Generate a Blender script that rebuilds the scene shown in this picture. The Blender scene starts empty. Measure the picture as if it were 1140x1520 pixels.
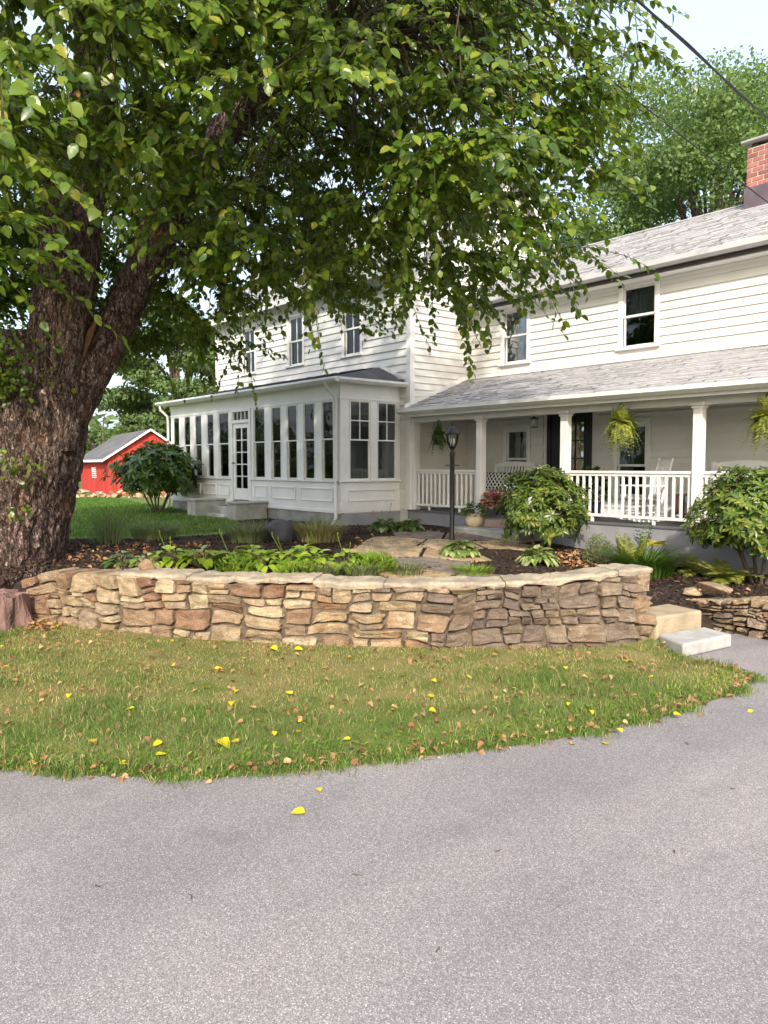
import bpy, math, random
import numpy as np
from mathutils import Vector, Matrix

random.seed(7)
RNG = np.random.default_rng(11)
SC = bpy.context.scene
COL = SC.collection

# ------------------------------------------------------------------ camera, sky, sun, exposure
YAW = math.atan2(945, 1140)
S_, C_ = math.sin(YAW), math.cos(YAW)
cam_d = bpy.data.cameras.new('camera')
cam_d.sensor_fit = 'VERTICAL'
cam_d.sensor_height = 36.0
cam_d.lens = 27.0
cam_d.clip_end = 2000
cam = bpy.data.objects.new('camera', cam_d)
COL.objects.link(cam)
cam.location = (0, 0, 2.0)
cam.rotation_euler = (math.radians(90) - math.atan(70 / 1140), 0, math.pi / 2 - YAW)
SC.camera = cam

SUN_EL = math.radians(31)
SUN_H = Vector((0.75, -0.66, 0)).normalized()
SUN = Vector((SUN_H.x * math.cos(SUN_EL), SUN_H.y * math.cos(SUN_EL), math.sin(SUN_EL)))
w = bpy.data.worlds.new('World')
SC.world = w
w.use_nodes = True
nt = w.node_tree
nt.nodes.clear()
out = nt.nodes.new('ShaderNodeOutputWorld')
bg = nt.nodes.new('ShaderNodeBackground')
sky = nt.nodes.new('ShaderNodeTexSky')
sky.sky_type = 'NISHITA'
sky.sun_disc = False
sky.sun_elevation = SUN_EL
sky.sun_rotation = math.atan2(SUN_H.x, SUN_H.y)
sky.air_density = 1.0
sky.dust_density = 5.0
sky.ozone_density = 1.0
bg.inputs[1].default_value = 0.15
mx = nt.nodes.new('ShaderNodeMix')
mx.data_type = 'RGBA'
mx.inputs[0].default_value = 0.42            # milky summer haze over the whole sky
mx.inputs[7].default_value = (5.3, 6.0, 7.0, 1)
nt.links.new(sky.outputs[0], mx.inputs[6])
nt.links.new(mx.outputs[2], bg.inputs[0])
nt.links.new(bg.outputs[0], out.inputs[0])

sun_d = bpy.data.lights.new('sun', 'SUN')
sun_d.energy = 2.2
sun_d.angle = math.radians(1.2)
sun_d.color = (1.0, 0.93, 0.83)
sun = bpy.data.objects.new('sun', sun_d)
COL.objects.link(sun)
sun.rotation_euler = SUN.to_track_quat('Z', 'Y').to_euler()
sun.location = (20, -20, 25)

SC.view_settings.view_transform = 'Standard'
SC.view_settings.look = 'None'
SC.view_settings.exposure = 1.08
SC.view_settings.gamma = 1.0
SC.cycles.max_bounces = 8
SC.cycles.transparent_max_bounces = 12


# ------------------------------------------------------------------ helpers
def W(lat, fwd, z=0.0):
    """site frame turned to the drive's direction -> world"""
    return Vector((lat * S_ - fwd * C_, lat * C_ + fwd * S_, z))


def sm(t):
    t = np.clip(t, 0, 1)
    return t * t * (3 - 2 * t)


def _h(i, j, k):
    n = (i * 374761393 + j * 668265263 + k * 1274126177) & 0x7fffffff
    n = ((n ^ (n >> 13)) * 1274126177) & 0x7fffffff
    n = ((n ^ (n >> 15)) * 668265263) & 0x7fffffff
    return (n & 0xffff) / 65535.0


def vn(P, seed=0):
    """value noise in -1..1, P (N,3)"""
    P = np.asarray(P, float)
    I = np.floor(P).astype(np.int64)
    f = P - I
    f = f * f * (3 - 2 * f)
    r = 0
    for a in (0, 1):
        for b in (0, 1):
            for c in (0, 1):
                r = r + (f[:, 0] if a else 1 - f[:, 0]) * (f[:, 1] if b else 1 - f[:, 1]) * (f[:, 2] if c else 1 - f[:, 2]) * \
                    _h(I[:, 0] + a + seed * 17, I[:, 1] + b + seed * 31, I[:, 2] + c)
    return r * 2 - 1


def fbm(P, seed=0, o=3):
    P = np.asarray(P, float)
    s, a = 0, 1.0
    for k in range(o):
        s = s + a * vn(P * 2 ** k, seed + k)
        a *= .5
    return s


def zb(X, Y):
    X = np.asarray(X, float)
    Y = np.asarray(Y, float)
    z = .6 - .3 * sm((X + 12.5) / 6.5)
    d = -X * C_ + Y * S_
    return z - .6 * sm((d - 24) / 30)


def zg(x, y):
    return float(zb(x, y))


ORG = {}


def org(o):
    return ORG.get(o.name, Vector((0, 0, 0))) if o else Vector((0, 0, 0))


def tag(o, label=None, cat=None, group=None, kind=None):
    if label: o['label'] = label
    if cat: o['category'] = cat
    if group: o['group'] = group
    if kind: o['kind'] = kind
    return o


def thing(name, label, cat, loc=(0, 0, 0), rz=0.0, group=None, local=False):
    e = bpy.data.objects.new(name, None)
    e.empty_display_size = .2
    COL.objects.link(e)
    e.location = loc
    e.rotation_euler = (0, 0, rz)
    ORG[e.name] = Vector((0, 0, 0)) if local else Vector(loc)
    return tag(e, label, cat, group)


def link(name, me, parent=None, mat=None, o=None):
    ob = bpy.data.objects.new(name, me)
    COL.objects.link(ob)
    if parent:
        ob.parent = parent
        ORG[ob.name] = org(parent)
    if mat is not None and len(me.materials) == 0:
        me.materials.append(mat)
    return ob


def tri_mesh(name, V, T, smooth=False, col=None):
    V = np.asarray(V, np.float32)
    T = np.asarray(T, np.int32)
    me = bpy.data.meshes.new(name)
    me.vertices.add(len(V))
    me.vertices.foreach_set('co', V.ravel())
    me.loops.add(T.size)
    me.loops.foreach_set('vertex_index', T.ravel())
    k = T.shape[1]
    me.polygons.add(len(T))
    me.polygons.foreach_set('loop_start', np.arange(0, T.size, k, dtype=np.int32))
    me.polygons.foreach_set('loop_total', np.full(len(T), k, np.int32))
    me.polygons.foreach_set('use_smooth', np.full(len(T), smooth))
    if col is not None:
        a = me.color_attributes.new('Col', 'FLOAT_COLOR', 'POINT')
        c4 = np.ones((len(V), 4), np.float32)
        c4[:, :3] = col
        a.data.foreach_set('color', c4.ravel())
    me.update(calc_edges=True)
    return me


class MB:
    def __init__(self, f=None):
        self.v, self.f, self.m = [], [], f

    def add(self, vs, fs):
        n = len(self.v)
        if self.m: vs = [self.m(*p) for p in vs]
        self.v += [tuple(p) for p in vs]
        self.f += [tuple(i + n for i in q) for q in fs]
        return self

    def box(self, x0, x1, y0, y1, z0, z1):
        return self.add([(x0, y0, z0), (x1, y0, z0), (x1, y1, z0), (x0, y1, z0), (x0, y0, z1), (x1, y0, z1), (x1, y1, z1), (x0, y1, z1)],
                        [(0, 3, 2, 1), (4, 5, 6, 7), (0, 1, 5, 4), (1, 2, 6, 5), (2, 3, 7, 6), (3, 0, 4, 7)])

    def bbox(self, x0, x1, y0, y1, z0, z1, b=.006):
        """box with chamfered edges"""
        X, Y, Z = (x0, x1), (y0, y1), (z0, z1)
        vs, idx = [], {}
        for i in (0, 1):
            for j in (0, 1):
                for k in (0, 1):
                    sx, sy, sz = (1, -1)[i] * b, (1, -1)[j] * b, (1, -1)[k] * b
                    for a, p in enumerate(((X[i], Y[j] + sy, Z[k] + sz), (X[i] + sx, Y[j], Z[k] + sz), (X[i] + sx, Y[j] + sy, Z[k]))):
                        idx[i, j, k, a] = len(vs)
                        vs.append(p)
        fs = []
        for i in (0, 1):
            q = [idx[i, 0, 0, 0], idx[i, 1, 0, 0], idx[i, 1, 1, 0], idx[i, 0, 1, 0]]
            fs.append(tuple(q if i else q[::-1]))
            q = [idx[0, i, 0, 1], idx[1, i, 0, 1], idx[1, i, 1, 1], idx[0, i, 1, 1]]
            fs.append(tuple(q[::-1] if i else q))
            q = [idx[0, 0, i, 2], idx[1, 0, i, 2], idx[1, 1, i, 2], idx[0, 1, i, 2]]
            fs.append(tuple(q if i else q[::-1]))
        for i in (0, 1):
            for j in (0, 1):
                fs.append((idx[i, j, 0, 0], idx[i, j, 1, 0], idx[i, j, 1, 1], idx[i, j, 0, 1]))
                fs.append((idx[i, 0, j, 0], idx[i, 1, j, 0], idx[i, 1, j, 2], idx[i, 0, j, 2]))
                fs.append((idx[0, i, j, 1], idx[1, i, j, 1], idx[1, i, j, 2], idx[0, i, j, 2]))
                for k in (0, 1):
                    fs.append((idx[i, j, k, 0], idx[i, j, k, 1], idx[i, j, k, 2]))
        return self.add(vs, fs)

    def prism(self, poly, a, b, axis='x'):
        """poly in the other two axes"""
        n = len(poly)
        mk = {'x': lambda t, p: (t, p[0], p[1]), 'y': lambda t, p: (p[0], t, p[1]), 'z': lambda t, p: (p[0], p[1], t)}[axis]
        vs = [mk(a, p) for p in poly] + [mk(b, p) for p in poly]
        fs = [tuple(range(n))[::-1], tuple(range(n, 2 * n))] + [(i, (i + 1) % n, (i + 1) % n + n, i + n) for i in range(n)]
        return self.add(vs, fs)

    def tube(self, pts, rad, n=8, cap=True):
        pts = [Vector(p) for p in pts]
        if not hasattr(rad, '__len__'): rad = [rad] * len(pts)
        vs, fs = [], []
        up = None
        for i, p in enumerate(pts):
            d = (pts[min(i + 1, len(pts) - 1)] - pts[max(i - 1, 0)])
            if d.length < 1e-9: d = Vector((0, 0, 1))
            d.normalize()
            if up is None:
                up = Vector((0, 0, 1)) if abs(d.z) < .9 else Vector((1, 0, 0))
            a = d.cross(up)
            if a.length < 1e-6: a = d.cross(Vector((.3, 1, .2)))
            a.normalize()
            b = a.cross(d).normalized()
            up = b
            for k in range(n):
                t = 2 * math.pi * k / n
                vs.append(p + (a * math.cos(t) + b * math.sin(t)) * rad[i])
        for i in range(len(pts) - 1):
            for k in range(n):
                fs.append((i * n + k, i * n + (k + 1) % n, (i + 1) * n + (k + 1) % n, (i + 1) * n + k))
        if cap:
            fs.append(tuple(range(n)))
            fs.append(tuple(range((len(pts) - 1) * n, len(pts) * n))[::-1])
        return self.add(vs, fs)

    def lathe(self, prof, c=(0, 0, 0), n=20):
        vs, fs = [], []
        for r, z in prof:
            for k in range(n):
                t = 2 * math.pi * k / n
                vs.append((c[0] + r * math.cos(t), c[1] + r * math.sin(t), c[2] + z))
        for i in range(len(prof) - 1):
            for k in range(n):
                fs.append((i * n + k, i * n + (k + 1) % n, (i + 1) * n + (k + 1) % n, (i + 1) * n + k))
        fs.append(tuple(range(n))[::-1])
        fs.append(tuple(range((len(prof) - 1) * n, len(prof) * n)))
        return self.add(vs, fs)

    def build(self, name, mat, parent=None, smooth=False):
        o = org(parent)
        me = bpy.data.meshes.new(name)
        me.from_pydata([(x - o.x, y - o.y, z - o.z) for x, y, z in self.v], [], self.f)
        if smooth:
            me.polygons.foreach_set('use_smooth', [True] * len(me.polygons))
            try:
                me.set_sharp_from_angle(angle=math.radians(40))
            except Exception:
                pass
        me.update()
        me.materials.append(mat)
        return link(name, me, parent)


# ------------------------------------------------------------------ materials
def newmat(name):
    m = bpy.data.materials.new(name)
    m.use_nodes = True
    n = m.node_tree
    for x in list(n.nodes): n.nodes.remove(x)
    o = n.nodes.new('ShaderNodeOutputMaterial')
    return m, n, o


def c4(c): return (c[0], c[1], c[2], 1)


def mixc(n, fac, a, b, mode='MIX'):
    x = n.nodes.new('ShaderNodeMix')
    x.data_type = 'RGBA'
    x.blend_type = mode
    for s, v in ((0, fac), (6, a), (7, b)):
        if hasattr(v, 'is_output') or hasattr(v, 'links'):
            n.links.new(v, x.inputs[s])
        else:
            x.inputs[s].default_value = v if s == 0 else c4(v)
    return x.outputs[2]


def ramp(n, fac, stops):
    r = n.nodes.new('ShaderNodeValToRGB')
    e = r.color_ramp.elements
    while len(e) < len(stops): e.new(.5)
    for k, (p, c) in enumerate(stops):
        e[k].position = p
        e[k].color = c4(c) if hasattr(c, '__len__') else (c, c, c, 1)
    n.links.new(fac, r.inputs[0])
    return r.outputs[0]


def noise_(n, vec, scale, detail=4, rough=.55, dist=0):
    t = n.nodes.new('ShaderNodeTexNoise')
    t.inputs['Scale'].default_value = scale
    t.inputs['Detail'].default_value = detail
    t.inputs['Roughness'].default_value = rough
    t.inputs['Distortion'].default_value = dist
    n.links.new(vec, t.inputs['Vector'])
    return t.outputs[0]


def pos_(n, sc=(1, 1, 1)):
    g = n.nodes.new('ShaderNodeNewGeometry')
    if sc == (1, 1, 1): return g.outputs['Position']
    m = n.nodes.new('ShaderNodeMapping')
    m.inputs['Scale'].default_value = sc
    n.links.new(g.outputs['Position'], m.inputs[0])
    return m.outputs[0]


def bump_(n, h, strength, dist=.01):
    b = n.nodes.new('ShaderNodeBump')
    b.inputs['Strength'].default_value = strength
    b.inputs['Distance'].default_value = dist
    n.links.new(h, b.inputs['Height'])
    return b.outputs[0]


def pbsdf(n, o, col, rough=.6, spec=.4, normal=None, metal=0.0):
    b = n.nodes.new('ShaderNodeBsdfPrincipled')
    if hasattr(col, 'is_output'): n.links.new(col, b.inputs['Base Color'])
    else: b.inputs['Base Color'].default_value = c4(col)
    if hasattr(rough, 'is_output'): n.links.new(rough, b.inputs['Roughness'])
    else: b.inputs['Roughness'].default_value = rough
    b.inputs['Specular IOR Level'].default_value = spec
    b.inputs['Metallic'].default_value = metal
    if normal is not None: n.links.new(normal, b.inputs['Normal'])
    if o is not None: n.links.new(b.outputs[0], o.inputs[0])
    return b


def M(name, c1, c2=None, scale=3.0, rough=.6, spec=.3, bump=0.0, bscale=80, bdist=.01, rand=0.0, isl=0.0, sc=(1, 1, 1), lo=.35, hi=.65, detail=5, metal=0.0):
    m, n, o = newmat(name)
    p = pos_(n, sc)
    col = c1
    if c2 is not None:
        f = ramp(n, noise_(n, p, scale, detail), [(lo, 0.0), (hi, 1.0)])
        col = mixc(n, f, c1, c2)
    if rand or isl:
        if rand:
            r = n.nodes.new('ShaderNodeObjectInfo').outputs['Random']
            amt = rand
        else:
            r = n.nodes.new('ShaderNodeNewGeometry').outputs['Random Per Island']
            amt = isl
        v = ramp(n, r, [(0, 1 - amt), (1, 1 + amt)])
        col = mixc(n, 1.0, col, v, 'MULTIPLY')
    nm = None
    if bump: nm = bump_(n, noise_(n, p, bscale, 4), bump, bdist)
    pbsdf(n, o, col, rough, spec, nm, metal)
    return m


def leafmat(name, stops, transl=.35, rough=.38, spec=.45, src='isl', noise_c=None):
    m, n, o = newmat(name)
    if src == 'isl': r = n.nodes.new('ShaderNodeNewGeometry').outputs['Random Per Island']
    else: r = n.nodes.new('ShaderNodeObjectInfo').outputs['Random']
    col = ramp(n, r, stops)
    nz = ramp(n, noise_(n, pos_(n), 1.3, 3), [(.3, .72), (.7, 1.22)])
    col = mixc(n, 1.0, col, nz, 'MULTIPLY')
    vein = noise_(n, pos_(n), 60, 2)
    b = pbsdf(n, None, col, rough, spec, bump_(n, vein, .25, .004))
    t = n.nodes.new('ShaderNodeBsdfTranslucent')
    tc = mixc(n, .35, col, (.30, .40, .02))
    n.links.new(tc, t.inputs[0])
    x = n.nodes.new('ShaderNodeMixShader')
    x.inputs[0].default_value = transl
    n.links.new(b.outputs[0], x.inputs[1])
    n.links.new(t.outputs[0], x.inputs[2])
    n.links.new(x.outputs[0], o.inputs[0])
    return m


def glassmat(name, tint=(.55, .58, .6), refl=1.0):
    m, n, o = newmat(name)
    tr = n.nodes.new('ShaderNodeBsdfTransparent')
    tr.inputs[0].default_value = c4(tint)
    gl = n.nodes.new('ShaderNodeBsdfGlossy')
    gl.inputs['Roughness'].default_value = .02
    gl.inputs[0].default_value = (refl, refl, refl, 1)
    n.links.new(bump_(n, noise_(n, pos_(n), 2.2, 2), .06, .05), gl.inputs['Normal'])
    fr = n.nodes.new('ShaderNodeFresnel')
    fr.inputs[0].default_value = 1.5
    x = n.nodes.new('ShaderNodeMixShader')
    n.links.new(fr.outputs[0], x.inputs[0])
    n.links.new(tr.outputs[0], x.inputs[1])
    n.links.new(gl.outputs[0], x.inputs[2])
    n.links.new(x.outputs[0], o.inputs[0])
    return m


def attrmat(name, rough=.8, spec=.2, bump=0, bscale=60, noise_amt=.25, nscale=30, transl=0.0, isl=0.0):
    """colour comes from the mesh's own colour attribute"""
    m, n, o = newmat(name)
    a = n.nodes.new('ShaderNodeAttribute')
    a.attribute_name = 'Col'
    v = ramp(n, noise_(n, pos_(n), nscale, 5), [(.3, 1 - noise_amt), (.7, 1 + noise_amt)])
    col = mixc(n, 1.0, a.outputs[0], v, 'MULTIPLY')
    if isl:
        r = n.nodes.new('ShaderNodeNewGeometry').outputs['Random Per Island']
        col = mixc(n, 1.0, col, ramp(n, r, [(0, 1 - isl), (1, 1 + isl)]), 'MULTIPLY')
    nm = bump_(n, noise_(n, pos_(n), bscale, 4), bump, .03) if bump else None
    b = pbsdf(n, None, col, rough, spec, nm)
    if transl:
        t = n.nodes.new('ShaderNodeBsdfTranslucent')
        n.links.new(col, t.inputs[0])
        x = n.nodes.new('ShaderNodeMixShader')
        x.inputs[0].default_value = transl
        n.links.new(b.outputs[0], x.inputs[1])
        n.links.new(t.outputs[0], x.inputs[2])
        n.links.new(x.outputs[0], o.inputs[0])
    else:
        n.links.new(b.outputs[0], o.inputs[0])
    return m


MAT = {}
MAT['siding'] = M('white painted siding', (.75, .73, .68), (.68, .66, .61), 1.6, .5, .35, .12, 30, .004, rand=.025)
MAT['trim'] = M('white painted trim', (.80, .79, .755), (.73, .72, .68), 2.0, .45, .4, .06, 40, .003)
MAT['sash'] = M('white sash paint', (.80, .80, .77), (.72, .71, .68), 5, .4, .4)
MAT['found'] = M('grey painted foundation', (.30, .30, .32), (.24, .24, .26), 2.2, .75, .2, .25, 40, .01)
MAT['found2'] = M('weathered concrete foundation', (.36, .35, .32), (.24, .23, .21), 2.5, .85, .15, .4, 50, .01)
MAT['concrete'] = M('old concrete', (.44, .43, .39), (.30, .29, .26), 3.5, .85, .15, .5, 60, .008)
MAT['slabwhite'] = M('pale concrete slab', (.46, .45, .43), (.33, .32, .30), 5, .8, .2, .3, 90, .005)
MAT['tanblock'] = M('tan stone block', (.43, .345, .23), (.30, .24, .16), 4, .88, .15, .9, 45, .015)
MAT['shingle'] = M('weathered grey shingle', (.40, .375, .385), (.30, .28, .29), 1.4, .85, .2, .5, 180, .004, isl=.38)
MAT['shingle_dark'] = M('charcoal shingle', (.075, .07, .075), (.11, .105, .11), 2, .85, .2, .5, 160, .004, isl=.25)
MAT['gutter'] = M('grey metal gutter', (.50, .49, .48), (.44, .43, .42), 3, .45, .4)
MAT['gutter_w'] = M('off white gutter', (.72, .71, .67), (.64, .63, .59), 3, .45, .4)
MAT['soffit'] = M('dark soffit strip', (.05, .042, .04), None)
MAT['black'] = M('black door paint', (.008, .008, .009), (.014, .014, .015), 3, .35, .3)
MAT['metal'] = M('black lamp metal', (.010, .009, .009), (.02, .018, .017), 14, .45, .45, .15, 120, .002)
MAT['dark'] = M('dark unlit room', (.10, .095, .085), (.07, .065, .06), 2, .9, .1)  # dark brown stands in for the gloom of unlit rooms behind glass
MAT['room'] = M('porch room paint', (.52, .50, .44), (.44, .42, .37), 2, .8, .1)
MAT['curtain'] = M('grey curtain cloth', (.42, .42, .43), (.30, .30, .32), 8, .9, .1, sc=(6, 6, .3))
MAT['blind'] = M('dark green blind', (.05, .09, .085), (.03, .06, .055), 8, .8, .1, sc=(1, 1, 12))
MAT['glass'] = glassmat('window glass', (.72, .75, .76))
MAT['glass_clear'] = glassmat('clear lantern glass', (.88, .9, .9))
MAT['bulb'] = M('white candle bulb', (.85, .85, .82), None, rough=.2)
MAT['brick'] = M('red brick', (.36, .150, .125), (.26, .105, .09), 12, .85, .2, .5, 90, .005, rand=.25)
MAT['mortar'] = M('pale mortar', (.60, .52, .43), (.50, .43, .35), 14, .9, .1, .4, 90, .004)
MAT['flash'] = M('dark lead flashing', (.10, .075, .085), (.14, .11, .12), 3, .5, .4)
MAT['barn'] = M('red barn paint', (.54, .052, .042), (.40, .040, .034), .8, .75, .25, .1, 20, .005, isl=.12, sc=(1, 1, .25))
MAT['barn_roof'] = M('grey barn roof', (.15, .145, .145), (.10, .098, .10), 1.0, .85, .2, isl=.15)
MAT['white'] = M('plain white paint', (.82, .82, .80), (.76, .76, .74), 3, .6, .3)
MAT['cable'] = M('black cable', (.015, .014, .014), None, rough=.6)
MAT['cream'] = M('cream glazed pot', (.66, .55, .38), (.60, .49, .33), 6, .45, .4)
MAT['bluepot'] = M('dark blue pot', (.015, .022, .06), (.025, .035, .08), 8, .25, .5)
MAT['wood'] = M('red brown wood', (.14, .045, .028), (.09, .03, .02), 6, .5, .3, sc=(1, 1, 8))
MAT['porchfloor'] = M('porch floor paint', (.13, .13, .14), (.10, .10, .11), 3, .6, .3)
MAT['ceiling'] = M('grey beadboard ceiling', (.34, .34, .32), (.28, .28, .265), 4, .7, .2, sc=(1, 9, 1))  # grey picked to cut bounce and deepen shade on the porch wall
MAT['step_red'] = M('tan brick step', (.42, .32, .26), (.34, .25, .20), 6, .85, .15, .4, 60, .006)
MAT['twig'] = M('grey brown twig', (.13, .10, .07), (.08, .06, .045), 14, .85, .15)
MAT['bough'] = M('dark thin bough', (.055, .042, .028), (.085, .075, .04), 5, .85, .15)
MAT['greentwig'] = M('pale green twig', (.22, .22, .10), (.16, .14, .07), 12, .7, .2)
MAT['soil'] = M('dark potting soil', (.03, .022, .016), None)
MAT['cushion_b'] = M('navy cushion cloth', (.03, .032, .045), None, rough=.9)


def stonemat(name, stops, dirt=0.0):
    m, n, o = newmat(name)
    r = n.nodes.new('ShaderNodeObjectInfo').outputs['Random']
    col = ramp(n, r, stops)
    p = pos_(n)
    nz = noise_(n, p, 7, 8, .65)
    col = mixc(n, 1.0, col, ramp(n, nz, [(.22, (.48, .43, .38)), (.5, (1, 1, 1)), (.78, (1.36, 1.30, 1.18))]), 'MULTIPLY')
    rust = ramp(n, noise_(n, p, 2.6, 5, .6), [(.56, 0.0), (.68, .55)])
    col = mixc(n, rust, col, (.40, .21, .09))
    dk = ramp(n, noise_(n, p, 38, 5, .7), [(.30, .4), (.46, 0.0)])
    col = mixc(n, dk, col, (.13, .10, .075))
    grain = ramp(n, noise_(n, p, 75, 4, .7), [(.28, (.60, .57, .53)), (.5, (1, 1, 1)), (.72, (1.32, 1.28, 1.2))])
    col = mixc(n, 1.0, col, grain, 'MULTIPLY')
    streak = ramp(n, noise_(n, pos_(n, (1, 1, 4.5)), 5, 5, .6), [(.35, (.74, .70, .66)), (.6, (1.06, 1.05, 1.03))])
    col = mixc(n, 1.0, col, streak, 'MULTIPLY')
    if dirt:
        d = ramp(n, noise_(n, p, 1.6, 5), [(.30, dirt), (.62, 0.0)])
        col = mixc(n, d, col, (.12, .095, .085))
    h = n.nodes.new('ShaderNodeMath')
    h.operation = 'ADD'
    n.links.new(noise_(n, p, 22, 8, .7), h.inputs[0])
    n.links.new(noise_(n, p, 110, 3), h.inputs[1])
    pbsdf(n, o, col, .88, .18, bump_(n, h.outputs[0], 1.0, .03))
    return m


TAN = [(0, (.62, .49, .32)), (.2, (.47, .36, .245)), (.4, (.66, .55, .38)), (.6, (.44, .32, .215)), (.72, (.36, .22, .15)), (.86, (.55, .44, .31)), (1, (.40, .31, .235))]
GRY = [(0, (.42, .33, .25)), (.3, (.30, .24, .20)), (.55, (.46, .36, .26)), (.75, (.24, .19, .17)), (1, (.50, .40, .27))]
MAT['stone'] = stonemat('tan field stone', TAN)
MAT['stone_dirty'] = stonemat('brown stained field stone', GRY, .55)
MAT['core'] = M('wall mortar core', (.19, .145, .105), (.075, .057, .043), 8, .95, .1, .8, 40, .02)
MAT['cap'] = M('sandy mortar cap', (.45, .375, .275), (.28, .235, .18), 4.5, .92, .1, .9, 55, .015)
MAT['flag'] = stonemat('tan flagstone', [(0, (.62, .47, .29)), (.35, (.54, .42, .28)), (.6, (.66, .52, .33)), (1, (.50, .41, .30))])
MAT['flag_grey'] = stonemat('grey flagstone', [(0, (.26, .22, .20)), (1, (.33, .29, .27))])
MAT['boulder'] = M('dark blue grey boulder', (.085, .088, .10), (.06, .06, .07), 6, .8, .25, .7, 40, .01)


def asphalt():
    m, n, o = newmat('weathered asphalt')
    p = pos_(n)
    v = n.nodes.new('ShaderNodeTexVoronoi')
    v.inputs['Scale'].default_value = 215
    n.links.new(p, v.inputs['Vector'])
    sep = n.nodes.new('ShaderNodeSeparateColor')
    n.links.new(v.outputs['Color'], sep.inputs[0])
    agg = ramp(n, sep.outputs[0], [(0, (.138, .126, .126)), (.35, (.202, .187, .186)), (.7, (.254, .236, .234)), (.92, (.325, .305, .30)), (1, (.50, .475, .465))])
    fine = ramp(n, noise_(n, p, 320, 3), [(.3, .7), (.7, 1.25)])
    col = mixc(n, 1.0, agg, fine, 'MULTIPLY')
    big = ramp(n, noise_(n, p, .55, 5, .6), [(.3, (.92, .905, .915)), (.7, (1.22, 1.205, 1.19))])
    col = mixc(n, 1.0, col, big, 'MULTIPLY')
    # wheel-worn lanes run along the drive, paler than the crown between them
    lane = ramp(n, noise_(n, pos_(n, (.9, .16, 1)), 1.1, 3, .5, .6), [(.36, (.90, .90, .91)), (.62, (1.10, 1.09, 1.075))])
    col = mixc(n, 1.0, col, lane, 'MULTIPLY')
    stain = ramp(n, noise_(n, p, 2.3, 6, .65), [(.60, 0.0), (.74, .38)])
    col = mixc(n, stain, col, (.12, .11, .115))
    # a pale scuff and scattered pits
    pit = ramp(n, noise_(n, p, 45, 2), [(.22, .6), (.3, 0.0)])
    col = mixc(n, pit, col, (.05, .046, .048))
    pbsdf(n, o, col, .9, .15, bump_(n, v.outputs['Distance'], .35, -.003))
    return m


MAT['asphalt'] = asphalt()


def barkmat():
    m, n, o = newmat('furrowed brown bark')

    def ridge(v, scale, dist):
        x = noise_(n, v, scale, 6, .6, dist)
        k = n.nodes.new('ShaderNodeMath')
        k.operation = 'MULTIPLY_ADD'
        n.links.new(x, k.inputs[0])
        k.inputs[1].default_value = 2
        k.inputs[2].default_value = -1
        ab = n.nodes.new('ShaderNodeMath')
        ab.operation = 'ABSOLUTE'
        n.links.new(k.outputs[0], ab.inputs[0])
        return ab.outputs[0]
    p = pos_(n, (1, 1, .30))
    r1 = ridge(p, 13, .5)
    r2 = ridge(pos_(n, (1, 1, .5)), 29, .9)
    f1 = ramp(n, r1, [(0.0, 0.0), (.16, 1.0)])
    f2 = ramp(n, r2, [(0.0, .25), (.20, 1.0)])
    plate = noise_(n, p, 8, 6, .65)
    col = ramp(n, plate, [(.30, (.33, .22, .19)), (.5, (.50, .35, .295)), (.70, (.64, .49, .42))])
    col = mixc(n, f1, (.085, .054, .043), col)
    col = mixc(n, 1.0, col, f2, 'MULTIPLY')
    org_ = ramp(n, noise_(n, pos_(n, (1, 1, .45)), 2.4, 5), [(.58, 0.0), (.74, .6)])
    col = mixc(n, org_, col, (.42, .21, .10))
    lich = ramp(n, noise_(n, pos_(n), 3.1, 6, .7), [(.60, 0.0), (.72, .35)])
    col = mixc(n, lich, col, (.34, .32, .28))
    h = n.nodes.new('ShaderNodeMath')
    h.operation = 'ADD'
    n.links.new(f1, h.inputs[0])
    n.links.new(f2, h.inputs[1])
    pbsdf(n, o, col, .92, .12, bump_(n, h.outputs[0], .9, .035))
    return m


MAT['bark'] = barkmat()
MAT['rotwood'] = M('torn orange wood', (.42, .20, .07), (.22, .10, .04), 9, .9, .1, .9, 30, .03, sc=(1, 1, .2))
MAT['stubwood'] = M('weathered broken wood', (.24, .115, .06), (.13, .07, .04), 12, .9, .1, .9, 40, .02, sc=(1, 1, .25))
MAT['stump'] = M('rotten purple brown stump', (.26, .16, .14), (.12, .075, .065), 7, .92, .1, 1.0, 26, .03, sc=(1, 1, .35))
MAT['leaf'] = leafmat('mulberry leaf', [(0, (.045, .100, .010)), (.35, (.085, .155, .015)), (.7, (.14, .215, .020)), (.92, (.21, .275, .03)), (.985, (.28, .30, .035)), (1, (.44, .38, .04))], .42, .32, .5)
MAT['leaf_obj'] = leafmat('sun brightened mulberry leaf', [(0, (.10, .175, .018)), (.45, (.165, .24, .026)), (.85, (.23, .30, .04)), (1, (.36, .36, .05))], .42, .3, .5, 'obj')  # lighter copy of the leaf greens: sunlight put into the near leaves
MAT['maple'] = leafmat('maple leaf', [(0, (.085, .155, .048)), (.5, (.13, .215, .06)), (1, (.20, .28, .085))], .42, .5, .3)
MAT['pine'] = leafmat('far tree foliage', [(0, (.070, .130, .050)), (.5, (.115, .180, .065)), (1, (.18, .23, .08))], .35, .6, .2)
MAT['rhodo'] = leafmat('rhododendron leaf', [(0, (.055, .105, .018)), (.5, (.105, .165, .026)), (.9, (.17, .22, .036)), (1, (.34, .30, .06))], .22, .32, .5)
MAT['holly'] = leafmat('dark shrub leaf', [(0, (.025, .068, .010)), (.6, (.055, .115, .016)), (1, (.11, .175, .026))], .2, .3, .5)
MAT['hosta_y'] = leafmat('yellow green hosta leaf', [(0, (.20, .32, .02)), (.5, (.29, .41, .03)), (1, (.38, .48, .045))], .3, .4, .4, 'obj')
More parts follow.
